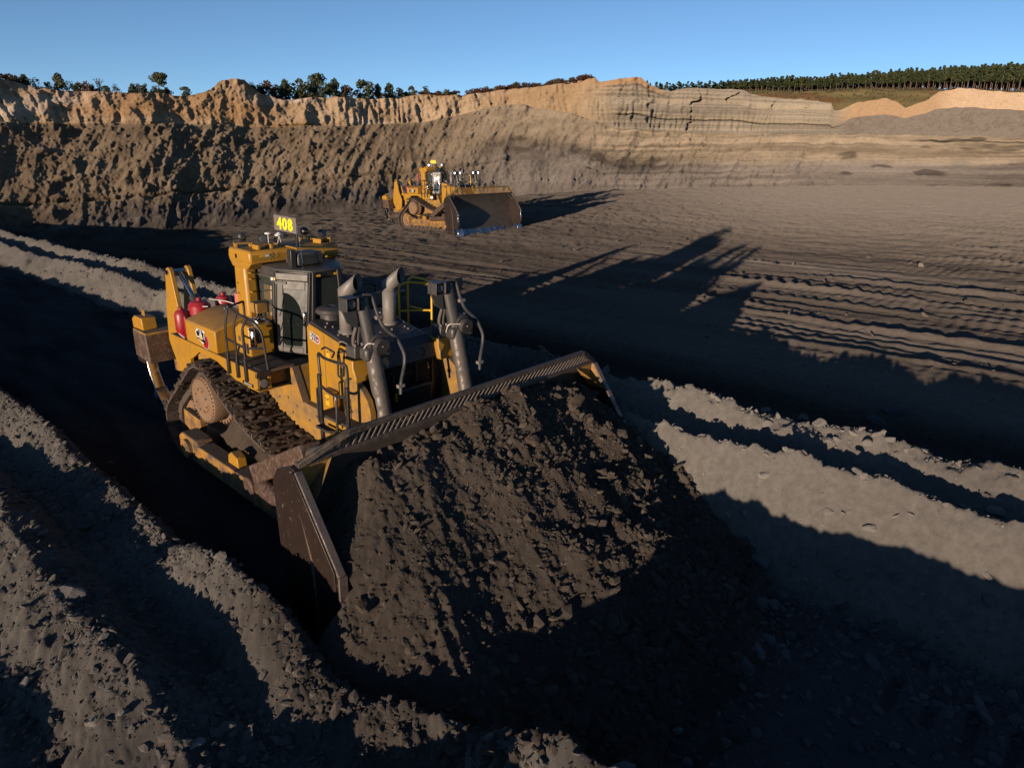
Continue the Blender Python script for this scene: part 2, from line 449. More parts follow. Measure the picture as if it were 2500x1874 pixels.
def ground(x, y, fine=True):
    u, v = to_uv(x, y)
    r = np.hypot(x, y)
    wob = 0.22*fbm(u*0.16, v*0.05, 3, 3) + 0.10*fbm(u*0.7, v*0.2, 2, 8)
    wob = wob + 0.0*u
    vn = v - 0.62*sstep(6.3,8.6,u)*sstep(-2.0,-3.0,v)*sstep(-5.2,-4.6,v) + wob*sstep(-3.0,-4.2,v)*1.0 + wob*0.9*sstep(2.6,3.6,v)*sstep(9,6.5,v)
    hb = 1 + 0.16*fbm(u*0.33, v*0.12, 3, 21)
    hbn = hb*(1+sstep(-4.7,-4.4,v)*(0.16*sstep(6.0,5.2,u)*sstep(2.6,3.8,u) - 0.20*sstep(3.4,2.2,u)*sstep(-3.5,-1.5,u) + 0.12*sstep(-2.5,-4.0,u)))*(1-0.45*sstep(5.4,6.6,u)*sstep(9.2,8.0,u))*(1-0.18*sstep(-1,-4,u)*sstep(-4.6,-5.2,v))
    aa = np.degrees(np.arctan2(x, y))
    zf = 0.78 + 0.28*sstep(9,32,v) + 0.030*np.clip(r-46,0,200)*sstep(-10,6,aa) - 1.7*sstep(-12,-34,aa)*sstep(42,68,r) + 0.3*fbm(x*0.018, y*0.018, 2, 40)*sstep(20,60,v)
    near = np.interp(vn, PV, PZ)*hbn
    far = np.interp(vn, QV, QZ)*np.where(vn < 6.5, hb, 1)
    sf = slot_floor(u)
    z = np.where(v < -3.42+0.0*wob, near, 0.0)
    k_near = sstep(-3.42,-4.0,vn)
    z_near = np.interp(vn, PV, PZ*1.0)*hbn + sf*(1-k_near)
    t = sstep(6.3,8.5,vn)
    z_far = np.where(vn < 4.0, sf*sstep(3.9,2.75,vn) + far, far)*(1-t) + zf*t
    z = np.where(vn < -1, np.where(vn < -3.42, z_near, sf), np.where(vn < 2.75, sf, z_far))
    berm = np.clip(k_near + sstep(2.9,3.4,vn)*(1-sstep(7,9,vn)), 0, 1)
    flat = sstep(7.5,10,vn)
    # windrows left by passes, parallel to the trench
    for k, (vc, h, w_, sd) in enumerate(WIND):
        vv = vc + 0.40*fbm(u*0.05, 0*u, 3, sd) + 0.05*fbm(u*0.9, 0*u, 3, sd+50)
        hh = 0.8*h*np.clip(-0.25 + 1.7*vnoise2(u*0.11+sd*7.3, 0*u+sd, sd+9), 0, 1.1)*(1+0.45*fbm(u*2.3,v*2.3,3,sd+3))
        hh = hh*(0.35+0.65*sstep(-14,2,u))*sstep(-70,-30,u)
        dd = np.abs(v-vv)/(w_*0.75)
        z = z + flat*hh*np.clip(1-dd, 0, 1)**1.1
    if fine:
        st = fbm(u*0.12, v*1.3, 4, 60)*0.05 + fbm(u*0.35, v*3.2, 3, 61)*0.03
        gr = np.sin(u*2*PI/0.42 + 3*fbm(u*0.3,v*0.3,2,66))*0.016*sstep(-0.1,0.25,fbm(u*0.2,v*0.9,2,67))
        rough = 1+0.6*sstep(0.1,-0.4,fbm(x*0.03,y*0.03,2,68))
        far_k = sstep(28,60,r)
        z = z + flat*(st*(1-0.3*far_k)+gr+fbm(x*0.9,y*0.9,4,62)*0.045 + fbm(x*1.7,y*1.7,4,64,0.7)*0.10*far_k)*rough
        # rougher, churned ground to the left and near the toe of the wall
        z = z + flat*sstep(-10,-45,u)*(np.abs(fbm(x*0.45,y*0.45,4,63))*0.30-0.05)
        z = z + sstep(2.2,3.2,vn)*sstep(6.6,5.6,vn)*(ridged(u*0.5,v*1.5,4,73,0.6)*0.09 + fbm(x*2.4,y*2.4,5,74,0.62)*0.09)
        z = z + berm*(fbm(x*1.1,y*1.1,6,70,0.6)*0.19 + ridged(x*3.1,y*3.1,4,71,0.6)*0.04)
        wx = x+0.12*fbm(x*3,y*3,2,85); wy = y+0.12*fbm(x*3+7,y*3,2,86)
        d1, s1 = cells(wx*3.1, wy*3.1, 80); d2, s2 = cells(wx*6.5, wy*6.5, 90)
        z = z + (berm*0.9+0.12)*(np.clip(0.42-d1,0,0.22)*(s1 > 0.66)*s1*0.34 + np.clip(0.42-d2,0,0.25)*(s2 > 0.5)*s2*0.16)*sstep(60,30,r)
        # grouser prints on the trench floor
        slot = sstep(-3.5,-3.2,vn)*sstep(2.9,2.6,vn)
        for vc in (-1.45, 1.45):
            lane = sstep(0.42,0.34,np.abs(v-vc))
            tri = np.abs(((u/np.where(u > 8, 0.46, 0.33)) % 1.0)-0.5)*2
            z = z - slot*lane*np.where(u > 8, 0.11, 0.06)*sstep(0.55,0.8,tri)*sstep(-0.25,0.1,fbm(u*0.4,v*0.5,2,75))
        z = z + slot*(fbm(u*0.25,v*1.4,3,76)*0.06 + fbm(x*2.2,y*2.2,4,77)*0.035)
        # spill between the heap and the near berm
    return z

# the dark soil pushed by the blade
def heap_h(u, v):
    su = 4.75 - np.where(v > 3.1, 0, 0)
    dv = np.where(v < -2.3, (-2.3-v)*1.0+0.40*(-2.3-v)**2, np.where(v > 2.75, v-2.75, 0))
    du = np.clip(u-5.0, 0, 99)
    bump_ = 0.22*fbm(u*0.5,v*0.5,3,120)
    d_ = np.hypot(du, dv*np.where(v < 0, 1.0, 1.35))
    top = 2.44 + 0.10*np.sin(v*1.3+0.6) + 0.12*fbm(u*0.7,v*0.7,2,121) - 0.12*sstep(1.2,3.0,v) - 0.20*sstep(-1.2,-3.0,v)
    fan = fbm(v*0.9+0.4*u, u*0.12, 3, 122)*0.22
    h = top - 0.80*d_ + 0.035*d_*d_ + bump_*0.6 + fan*sstep(0.2,1.5,d_)
    return h
def heap_z(u, v):
    x, y = to_xy(u, v)
    h = heap_h(u, v)
    d1, s1 = cells(u*1.35, v*1.35, 130); d2, s2 = cells(u*2.9, v*2.9, 131); d3, s3 = cells(u*6.1, v*6.1, 132)
    rgt = sstep(-2.2,0.8,v)
    w1 = u + 0.25*fbm(u*2.1,v*2.1,3,140); w2 = v + 0.25*fbm(u*2.1+9,v*2.1,3,141)
    d1, s1 = cells(w1*1.1, w2*1.1, 130); d2, s2 = cells(w1*2.6, w2*2.6, 131)
    clod = (np.clip(0.42-d1,0,0.25)*(s1 > 0.68)*0.6 + np.clip(0.40-d2,0,0.22)*(s2 > 0.66)*0.42)*rgt + np.clip(0.4-d3,0,0.2)*(s3 > 0.6)*0.16
    clod = clod + ridged(w1*0.8, w2*0.8, 4, 142)*0.11*rgt + ridged(v*1.3+0.35*u, u*0.25, 3, 143)*0.10*(1-rgt)
    h = h + clod + fbm(u*1.6,v*1.6,7,133,0.66)*0.20
    inside = (np.abs(v) < 3.235)
    back = np.interp(h, [0.3,1.2,1.9,2.3,2.75,3.3], [5.1,4.55,4.42,4.48,4.68,4.9])
    return h, inside
heap_ok = None

def grid_mesh(name, X, Y, Z, m, mask=None, smooth=True, col=None):
    nr, nc = X.shape
    idx = np.arange(nr*nc).reshape(nr, nc)
    q = np.stack([idx[:-1,:-1], idx[:-1,1:], idx[1:,1:], idx[1:,:-1]], -1).reshape(-1,4)
    if mask is not None:
        mk = (mask[:-1,:-1] & mask[:-1,1:] & mask[1:,1:] & mask[1:,:-1]).ravel()
        q = q[mk]
    me = bpy.data.meshes.new(name)
    co = np.stack([X,Y,Z],-1).reshape(-1,3).astype(np.float32)
    me.vertices.add(len(co)); me.vertices.foreach_set('co', co.ravel())
    me.loops.add(len(q)*4); me.loops.foreach_set('vertex_index', q.ravel().astype(np.int32))
    me.polygons.add(len(q)); me.polygons.foreach_set('loop_start', np.arange(0,len(q)*4,4,dtype=np.int32))
    me.update(calc_edges=True)
    if smooth: me.polygons.foreach_set('use_smooth', np.ones(len(q),dtype=bool))
    if col is not None:
        at = me.color_attributes.new('albedo','FLOAT_COLOR','POINT')
        c4 = np.ones((nr*nc,4),dtype=np.float32); c4[:,:3] = col.reshape(-1,3)*ALB
        at.data.foreach_set('color', c4.ravel())
    me.materials.append(m)
    return me

def soil(name, bump=0.5, scale=9.0, var=0.3, rough=0.95):
    m = bpy.data.materials.new(name); m.use_nodes = True
    nt = m.node_tree; b = nt.nodes['Principled BSDF']; L = nt.links.new
    b.inputs['Roughness'].default_value = rough; b.inputs['Specular IOR Level'].default_value = 0.0; b.inputs['Diffuse Roughness'].default_value = 1.0
    at = nt.nodes.new('ShaderNodeAttribute'); at.attribute_name = 'albedo'
    tc = nt.nodes.new('ShaderNodeTexCoord')
    n1 = _n(nt,'ShaderNodeTexNoise',Scale=scale,Detail=9.0,Roughness=0.7); L(tc.outputs['Object'], n1.inputs['Vector'])
    mr = nt.nodes.new('ShaderNodeMapRange'); mr.inputs['From Min'].default_value = 0.25; mr.inputs['From Max'].default_value = 0.75
    mr.inputs['To Min'].default_value = 1-var; mr.inputs['To Max'].default_value = 1+var
    L(n1.outputs['Fac'], mr.inputs['Value'])
    mx = nt.nodes.new('ShaderNodeMix'); mx.data_type = 'RGBA'; mx.blend_type = 'MULTIPLY'; mx.inputs['Factor'].default_value = 1
    L(at.outputs['Color'], mx.inputs[6]); L(mr.outputs['Result'], mx.inputs[7])
    L(mx.outputs[2], b.inputs['Base Color'])
    n2 = _n(nt,'ShaderNodeTexNoise',Scale=scale*2.2,Detail=8.0,Roughness=0.65); L(tc.outputs['Object'], n2.inputs['Vector'])
    bp = _n(nt,'ShaderNodeBump',Strength=bump,Distance=0.03); L(n2.outputs['Fac'], bp.inputs['Height']); L(bp.outputs['Normal'], b.inputs['Normal'])
    return m
M['soil'] = soil('pit_soil', 0.55, 7.0)
M['wallsoil'] = soil('highwall_soil', 0.35, 1.6, 0.22)
M['darksoil'] = soil('dark_heap_soil', 0.6, 9.0, 0.3)

def lerp3(a, b, t):
    return np.asarray(a)*(1-t[...,None]) + np.asarray(b)*t[...,None]
def ground_colour(x, y):
    u, v = to_uv(x, y)
    n = fbm(x*0.25,y*0.25,4,200); n2 = fbm(u*0.06, v*0.6, 4, 201)
    c = np.zeros(x.shape+(3,))
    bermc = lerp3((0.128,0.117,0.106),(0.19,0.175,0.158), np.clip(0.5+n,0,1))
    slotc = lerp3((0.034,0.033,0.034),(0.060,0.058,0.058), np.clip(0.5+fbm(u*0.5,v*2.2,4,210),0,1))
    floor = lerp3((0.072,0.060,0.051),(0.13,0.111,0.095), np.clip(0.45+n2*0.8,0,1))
    # far right of the pit floor is dry and pale, the left is dark coaly dirt
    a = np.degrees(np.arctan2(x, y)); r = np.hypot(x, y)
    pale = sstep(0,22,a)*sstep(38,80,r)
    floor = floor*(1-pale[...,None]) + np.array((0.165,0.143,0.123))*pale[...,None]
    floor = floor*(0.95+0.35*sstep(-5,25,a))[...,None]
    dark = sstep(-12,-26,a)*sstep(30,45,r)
    floor = floor*(1-0.35*dark)[...,None]
    vv = v + 0.3*fbm(u*0.5,v*0.5,3,205)
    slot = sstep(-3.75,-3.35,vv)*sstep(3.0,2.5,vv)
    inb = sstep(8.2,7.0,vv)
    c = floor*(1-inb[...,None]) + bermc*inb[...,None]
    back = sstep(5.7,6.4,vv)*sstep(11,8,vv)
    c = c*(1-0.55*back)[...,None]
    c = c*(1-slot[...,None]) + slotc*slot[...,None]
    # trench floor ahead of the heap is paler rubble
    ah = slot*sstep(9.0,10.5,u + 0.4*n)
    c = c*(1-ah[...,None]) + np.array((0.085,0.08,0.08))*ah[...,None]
    # dark spill along the near berm beside the blade
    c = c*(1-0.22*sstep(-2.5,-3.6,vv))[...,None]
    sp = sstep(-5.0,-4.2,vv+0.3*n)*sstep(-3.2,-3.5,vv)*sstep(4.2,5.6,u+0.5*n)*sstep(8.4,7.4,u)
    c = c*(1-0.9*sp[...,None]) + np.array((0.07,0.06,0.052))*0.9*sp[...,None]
    rv = sstep(2.4,3.0,vv)*sstep(5.0,3.6,vv)*sstep(2.6,1.2,vv-1.2)
    return np.clip(c,0.004,1)

def build_ground():
    nr = 740
    a = np.radians(np.concatenate([np.linspace(-68,-43,60), np.linspace(-42.8,42.8,690), np.linspace(43,68,60)]))
    r = 2.2*np.power(235/2.2, np.linspace(0,1,nr))
    A, R = np.meshgrid(a, r)
    X = R*np.sin(A); Y = R*np.cos(A)
    Z = ground(X, Y)
    col = ground_colour(X, Y)
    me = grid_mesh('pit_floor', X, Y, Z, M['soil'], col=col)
    o = link('pit_floor', me, kind='structure')
    # coarse sheet behind the camera and out to the horizon, below the fine one
    xs = np.concatenate([-np.geomspace(2600,30,24), np.linspace(-26,26,60), np.geomspace(30,2600,24)])
    Xc, Yc = np.meshgrid(xs, xs)
    Zc = ground(Xc, Yc, False)
    ang = np.abs(np.degrees(np.arctan2(Xc, Yc))); Rc = np.hypot(Xc, Yc)
    Zc = np.where((ang < 74) & (Rc > 1.5), Zc-1.2, Zc-0.05)
    Zc = np.where(Rc > 200, np.minimum(Zc, 0.6), Zc)
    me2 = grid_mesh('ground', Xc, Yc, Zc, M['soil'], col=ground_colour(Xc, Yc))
    link('ground', me2, kind='structure')
build_ground()

def build_heap():
    us = np.linspace(4.05, 9.6, 290); vs = np.linspace(-4.6, 4.6, 450)
    U, V = np.meshgrid(us, vs, indexing='ij')
    H, ins = heap_z(U, V)
    back = np.interp(H, [0.3,1.2,1.9,2.3,2.7,3.2], [5.0,4.5,4.38,4.42,4.66,4.8])
    X, Y = to_xy(U, V)
    G = ground(X, Y)
    # outside the wings nothing stands behind the wing tips
    H = np.where((np.abs(V) > 3.22) & (U < 5.72), -1.2, H)
    H = np.where(U < 4.62, np.minimum(H, 2.42), H)
    keep = (H > G-0.25)
    col = lerp3((0.056,0.047,0.040),(0.090,0.075,0.063), np.clip(0.5+fbm(U*0.6,V*0.6,3,300)+0.25*sstep(1,-2.5,V),0,1))
    me = grid_mesh('soil_heap', X, Y, H, M['darksoil'], mask=keep, col=col)
    link('soil_heap', me, label='heap of dark crumbly soil pushed up in front of the near bulldozer blade', cat='soil heap')
build_heap()

# ------------------------------------------------------------------ rubble
def scatter(name, P, size, seed, colf, label=None, lod2=0.16, maxn=None):
    r = np.random.default_rng(seed)
    # stones far outside the field of view are left out
    fw = P[:,1]*math.cos(rad(17.925)) - (P[:,2]-CAM_H)*math.sin(rad(17.925)); up = P[:,1]*math.sin(rad(17.925)) + (P[:,2]-CAM_H)*math.cos(rad(17.925))
    k = (fw > 1) & (np.abs(P[:,0]) < fw*0.95) & (up > -fw*0.75)
    P = P[k]; size = size[k]
    V = []; F = []; CL = []; off = 0
    big = size > lod2
    for lod, sel in ((1, ~big), (2, big)):
        idx = np.where(sel)[0]
        if not len(idx): continue
        bank, fc = (ROCKS1, ICO1[1]) if lod == 1 else (ROCKS2, ICO2[1])
        which = r.integers(0, len(bank), len(idx))
        for k in range(len(bank)):
            ii = idx[which == k]
            if not len(ii): continue
            n = len(ii); base = bank[k]
            yaw = r.uniform(0, 2*PI, n); tx = r.normal(0, 0.35, n); ty = r.normal(0, 0.35, n)
            c, s_ = np.cos(yaw), np.sin(yaw)
            sc = size[ii][:,None]*np.stack([r.uniform(0.8,1.25,n), r.uniform(0.75,1.1,n), r.uniform(0.6,1.0,n)],1)
            p = base[None]*sc[:,None,:]
            px = p[...,0]*c[:,None]-p[...,1]*s_[:,None]; py = p[...,0]*s_[:,None]+p[...,1]*c[:,None]; pz = p[...,2]
            pz = pz + px*tx[:,None] + py*ty[:,None]
            q = np.stack([px,py,pz],-1) + P[ii][:,None,:]
            V.append(q.reshape(-1,3))
            f = fc[None] + (np.arange(n)*len(base))[:,None,None] + off
            F.append(f.reshape(-1,3)); off += n*len(base)
            cc = colf(P[ii])*r.uniform(0.85,1.3,(n,1))
            CL.append(np.repeat(cc, len(base), 0))
    V = np.concatenate(V).astype(np.float32); F = np.concatenate(F).astype(np.int32); CL = np.concatenate(CL)
    me = bpy.data.meshes.new(name)
    me.vertices.add(len(V)); me.vertices.foreach_set('co', V.ravel())
    me.loops.add(len(F)*3); me.loops.foreach_set('vertex_index', F.ravel())
    me.polygons.add(len(F)); me.polygons.foreach_set('loop_start', np.arange(0,len(F)*3,3,dtype=np.int32))
    me.update(calc_edges=True)
    at = me.color_attributes.new('albedo','FLOAT_COLOR','POINT')
    c4 = np.ones((len(V),4),dtype=np.float32); c4[:,:3] = CL*ALB
    at.data.foreach_set('color', c4.ravel())
    me.shade_flat()
    me.materials.append(M['soil'])
    o = link(name, me, kind='stuff', label=label)
    return o

def zone_points(n, umin, umax, vmin, vmax, dens, seed):
    r = np.random.default_rng(seed)
    u = r.uniform(umin, umax, n); v = r.uniform(vmin, vmax, n)
    keep = r.uniform(0,1,n) < dens(u, v)
    return u[keep], v[keep]
def pl_size(r, n, lo, hi, a=2.2):
    q = r.uniform(0,1,n)
    return (lo**(1-a) + q*(hi**(1-a)-lo**(1-a)))**(1/(1-a))

def rubble():
    r = np.random.default_rng(77)
    # near berms
    def dn(u, v):
        wob = 0.22*fbm(u*0.16, v*0.05, 3, 3) + 0.10*fbm(u*0.7, v*0.2, 2, 8)
        vn = v+wob
        crest = np.exp(-((vn+4.05)/0.32)**2) + np.exp(-((vn+5.5)/0.30)**2)*0.9 + 0.55*np.exp(-((vn+4.8)/0.3)**2) + 0.7*np.exp(-((vn+7.0)/0.8)**2)
        return np.clip(crest*(0.2+1.3*vnoise2(u*0.8,v*0.8,401)),0.16,1)
    u, v = zone_points(130000, -11, 13, -9.5, -3.45, dn, 1)
    s = pl_size(r, len(u), 0.012, 0.11, 2.7)
    x, y = to_xy(u, v); z = ground(x, y) + s*0.25
    scatter('berm_rubble', np.stack([x,y,z],1), s, 2, lambda P: ground_colour(P[:,0],P[:,1])*1.1, 'loose grey rubble strewn over the two near berms')
    # far berms
    def df(u, v):
        wob = 0.22*fbm(u*0.16, v*0.05, 3, 3) + 0.10*fbm(u*0.7, v*0.2, 2, 8)
        vn = v+wob*0.9
        crest = 0.8*np.exp(-((vn-5.55)/0.28)**2) + 0.55*np.exp(-((vn-3.95)/0.2)**2) + 0.3*np.exp(-((vn-2.5)/0.5)**2)
        return np.clip(crest*(0.3+0.9*vnoise2(u*0.7,v*0.7,402)),0.13,1)
    u, v = zone_points(46000, -30, 24, 2.0, 7.0, df, 3)
    s = pl_size(r, len(u), 0.016, 0.13, 2.7)
    x, y = to_xy(u, v); z = ground(x, y) + s*0.2
    scatter('trench_wall_rubble', np.stack([x,y,z],1), s, 4, lambda P: ground_colour(P[:,0],P[:,1])*1.1, 'loose pale rubble along the far side of the trench')
    # trench floor ahead of the heap
    u, v = zone_points(4200, 8.6, 15, -3.4, 2.9, lambda u,v: 0.25+0.75*sstep(-0.5,2.5,v), 5)
    s = pl_size(r, len(u), 0.025, 0.18, 2.4)
    x, y = to_xy(u, v); z = ground(x, y) + s*0.15
    scatter('trench_floor_rubble', np.stack([x,y,z],1), s, 6, lambda P: np.full((len(P),3),0.11), 'broken stone on the trench floor in shadow')
    # clods on the heap
    u, v = zone_points(30000, 4.5, 8.9, -3.6, 4.2, lambda u,v: 0.25+0.75*sstep(-2.2,1.5,v+1.2*vnoise2(u,v,405)-0.8), 7)
    h, ins = heap_z(u, v)
    x, y = to_xy(u, v); g = ground(x, y)
    ok = (h > g+0.02) & ~((np.abs(v) > 3.1) & (u < 5.75)) & (u > 4.75)
    u, v, h, x, y = u[ok], v[ok], h[ok], x[ok], y[ok]
    s = pl_size(r, len(u), 0.012, 0.13, 3.0)
    scatter('heap_clods', np.stack([x,y,h+s*0.25],1), s, 8, lambda P: np.tile(np.array((0.082,0.068,0.057)),(len(P),1)), 'crumbled clods of dark soil on the heap')
    # toe of the heap and spill
    u, v = zone_points(6000, 6.8, 10.2, -4.4, 2.1, lambda u,v: np.exp(-((u-8.5)/0.7)**2), 9)
    x, y = to_xy(u, v); s = pl_size(r, len(u), 0.02, 0.16, 2.2); h, ins = heap_z(u, v)
    z = np.maximum(ground(x, y), h) + s*0.2
    scatter('heap_toe_clods', np.stack([x,y,z],1), s, 10, lambda P: np.tile(np.array((0.075,0.063,0.053)),(len(P),1)), 'dark clods lying along the foot of the heap')
    # pit floor stones
    a = np.radians(r.uniform(-40,45,7000)); rr = 14*np.power(90/14, r.uniform(0,1,7000))
    x = rr*np.sin(a); y = rr*np.cos(a); u, v = to_uv(x, y)
    k = (v > 8) & (r.uniform(0,1,len(v)) < 0.15+0.85*sstep(-8,-35,u))
    x, y = x[k], y[k]; s = pl_size(r, len(x), 0.03, 0.20, 2.8)
    z = ground(x, y)+s*0.15
    scatter('pit_floor_stones', np.stack([x,y,z],1), s, 12, lambda P: ground_colour(P[:,0],P[:,1])*1.0, 'scattered stones on the pit floor')
rubble()
# ------------------------------------------------------------------ highwall round the pit
CP, SP_ = math.cos(rad(17.925)), math.sin(rad(17.925))
def px_dir(px, py):
    """unit-horizontal direction and tangent of elevation for a picture position (2500 x 1874)"""
    uu = (np.asarray(px, float)-1250)/1693.97; vv = -(np.asarray(py, float)-937)/1693.97
    x = uu; y = CP+vv*SP_; z = -SP_+vv*CP
    hl = np.hypot(x, y)
    return x/hl, y/hl, z/hl
def lut(pts, x):
    p = np.array(pts, float)
    return np.interp(x, p[:,0], p[:,1])
BASE_Y = [(-500,590),(-200,575),(0,560),(400,525),(850,500),(1300,465),(1700,445),(2100,440),(2500,447),(3000,455)]
BASE_D = [(-500,74),(-200,72),(0,71),(400,73),(850,79),(1300,88),(1700,99),(2100,108),(2500,107),(3000,105)]
FOOT_Y = [(-500,300),(0,301),(300,303),(600,309),(700,312),(860,306),(950,305),(1040,298),(1120,283),(1200,262),(1260,257),(1350,270),(1400,280),(1450,298),(1500,315),(1700,327),(1850,333),(2070,330),(2232,333),(2500,336),(3000,336)]
SET1 = [(-500,10),(0,11),(400,11),(850,14),(1100,20),(1250,24),(1400,20),(1500,15),(1850,18),(2200,26),(2500,30),(3000,30)]
CREST_Y = [(-500,160),(-200,168),(0,174),(19,184),(60,190),(85,198),(120,206),(155,215),(177,220),(202,222),(240,225),(272,225),(316,228),(348,230),(395,231),(449,231),(465,236),(487,236),(519,233),(550,222),(570,203),(601,195),(630,198),(652,219),(668,231),(690,236),(717,247),(777,241),(821,239),(875,239),(916,242),(992,239),(1011,233),(1052,230),(1094,233),(1157,231),(1185,225),(1233,219),(1300,214),(1338,206),(1382,199),(1444,189),(1454,200),(1473,196),(1500,189),(1550,187),(1573,206),(1597,215),(1620,222),(1650,215),(1676,214),(1735,215),(1790,218),(1815,230),(1850,236),(1929,242),(1962,246),(2005,252),(2014,271),(2032,268),(2061,253),(2129,242),(2155,247),(2182,265),(2205,253),(2229,245),(2255,224),(2296,216),(2335,218),(2408,225),(2452,227),(2476,231),(2500,230),(2700,226),(3000,226)]
SET2 = [(-500,3),(0,3),(700,4),(1000,6),(1250,6),(1500,7),(1800,12),(2000,16),(2060,22),(2200,40),(2300,46),(2500,46),(3000,46)]

def build_wall():
    px = np.concatenate([np.linspace(-520,-20,70), np.linspace(-18,2520,1060), np.linspace(2524,2950,60)])
    nc = len(px)
    by = lut(BASE_Y, px); bd = lut(BASE_D, px)
    fy = lut(FOOT_Y, px) + 3*fbm(px*0.02, px*0, 3, 500); fd = bd + lut(SET1, px)
    cy = lut(CREST_Y, px) + 2.2*fbm(px*0.06, px*0, 3, 501); cd = fd + lut(SET2, px)
    dx, dy, tb = px_dir(px, by)
    # horizontal direction is taken once per column so the wall stays vertical column by column
    _, _, tf = px_dir(px, fy); _, _, tcr = px_dir(px, cy)
    zb = CAM_H + tb*bd; zf = CAM_H + tf*fd; zc = CAM_H + tcr*cd
    zg = ground(dx*bd, dy*bd)
    zb = np.minimum(zb, zg) - 0.35
    arc = np.r_[0, np.cumsum(np.hypot(np.diff(dx*fd), np.diff(dy*fd)))]     # metres along the wall
    N1, N2, N3 = 150, 125, 16
    right = sstep(1380,1520,px); farr = sstep(2010,2060,px)
    rows = []
    # toe to foot of the cliff
    t = np.linspace(0,1,N1)[:,None]
    s = arc[None,:] + 0*t
    prof_l = t**0.92
    bench = np.interp(t.ravel(), [0,0.10,0.16,0.30,0.36,0.86,0.93,1.0], [0,0.17,0.19,0.36,0.39,0.90,0.985,1.0])[:,None]
    zrise = bench*(1-right[None,:]) + (t**1.15)*right[None,:]
    D = bd[None,:] + (fd-bd)[None,:]*t
    Zs = zb[None,:] + (zf-zb)[None,:]*zrise
    kind = np.zeros_like(D)
    T = t + 0*s
    # cliff
    t2 = np.linspace(0,1,N2)[1:,None]
    D2 = fd[None,:] + (cd-fd)[None,:]*(t2**1.1)
    # gray lower terrace on the far right is a slope, the mound above stands back
    sz = np.interp(t2.ravel(), [0,0.35,0.45,1.0], [0,0.42,0.46,1.0])[:,None]
    zr2 = t2*(1-farr[None,:]) + sz*farr[None,:]
    fd_ = np.interp(t2.ravel(), [0,0.40,0.47,1.0], [0,0.10,0.80,1.0])[:,None]
    D2 = fd[None,:] + (cd-fd)[None,:]*((t2**1.1)*(1-farr[None,:]) + fd_*farr[None,:])
    Z2 = zf[None,:] + (zc-zf)[None,:]*zr2
    # plateau behind
    t3 = np.linspace(0,1,N3)[1:,None]
    D3 = cd[None,:] + (35+ 60*right)[None,:]*t3**1.5
    Z3 = zc[None,:] - 1.0*t3 + 0*D3
    D = np.vstack([D, D2, D3]); Z = np.vstack([Zs, Z2, Z3])
    nrow = D.shape[0]
    K = np.vstack([0*Zs, 1+0*Z2, 2+0*Z3])
    T = np.vstack([t+0*Zs, t2+0*Z2, t3+0*Z3])
    Sx = np.repeat(arc[None,:], nrow, 0); PX = np.repeat(px[None,:], nrow, 0); R_ = np.repeat(right[None,:], nrow, 0); FR = np.repeat(farr[None,:], nrow, 0)
    wl = 1-R_
    # displacement towards the pit (positive) in metres
    H = Z
    q1 = Sx - H*0.55
    slope_d = (fbm(q1*0.11, H*0.13, 4, 510)*0.85 + ridged(q1*0.26, H*0.13, 4, 511)*0.50 + ridged(q1*0.62, H*0.30, 4, 512)*0.13
               + fbm(Sx*1.3, H*1.4, 5, 513, 0.62)*0.20)
    d1, s1 = cells(q1*0.75+0.3*fbm(Sx,H,2,522), H*0.8+0.3*fbm(Sx+9,H,2,523), 520); d2, s2 = cells(Sx*1.7+0.4*fbm(Sx*1.5,H*1.5,2,524), H*1.9, 521); d3, s3 = cells(Sx*3.4, H*3.6, 525)
    slope_d += np.clip(0.45-d1,0,0.3)*(s1 > 0.78)*1.0 + np.clip(0.45-d2,0,0.3)*(s2 > 0.76)*0.6 + np.clip(0.45-d3,0,0.3)*(s3 > 0.7)*0.30
    slope_d = slope_d*(0.55+0.9*vnoise2(Sx*0.06+H*0.05, H*0.12, 571)) - 0.9*np.exp(-((T-0.33-0.05*fbm(Sx*0.05,Sx*0,2,572))/0.02)**2)*wl
    slope_amp = wl*1.0 + R_*(1.25-0.3*FR)
    edge = sstep(0,0.06,T)
    toe = sstep(0.0,0.1,T)
    left_d = slope_d*slope_amp
    # cliff on the left: buttresses, deep wedge gullies and blade-cut ribs
    lean = H*0.10
    butt = fbm((Sx+lean)*0.085, H*0.03, 3, 530)*1.7 + ridged((Sx+lean*0.6+1.6*fbm(H*0.2,Sx*0.12,3,536))*0.14, H*0.09, 5, 531, 0.6)*1.15
    rib = np.abs(((Sx+H*0.16 + 2.6*fbm(Sx*0.22,H*0.10,3,533))/1.05 % 1.0)-0.5)*2
    ribs = -(rib**2)*0.36*sstep(0.0,0.35,fbm(Sx*0.11,H*0.10,3,534)+0.05) + ridged((Sx+H*0.12)*0.75, H*0.20, 4, 532)*0.34
    cl_l = butt + ribs + fbm(Sx*1.0,H*1.0,6,535,0.62)*0.55 + np.clip(fbm(Sx*0.3,H*0.35,3,537)-0.2,0,1)*-1.2
    rib2 = np.abs(((Sx + 0.9*fbm(Sx*0.4,H*0.2,3,541))/0.85 % 1.0)-0.5)*2
    rib2 = rib2*np.clip(0.3+1.2*vnoise2(Sx*0.5,H*0.3,548),0,1)
    band = sstep(0.02,0.10,T)*sstep(0.55,0.45,T)
    crack = np.clip(ridged(Sx*0.16+0.35*fbm(Sx*0.2,H*0.7,3,545), H*0.06, 2, 542)-0.60,0,1)*-6.0
    cl_r = -(rib2**2)*0.85*(0.3+0.7*band) + crack + fbm(Sx*0.10,H*0.07,3,543)*1.5 + ridged(Sx*0.3+0.3*fbm(H,Sx*0.2,2,553),H*0.05,4,554)*0.9 + fbm(Sx*0.9,H*0.9,5,544,0.62)*0.6 + ridged(Sx*0.5,H*0.12,3,549)*0.22
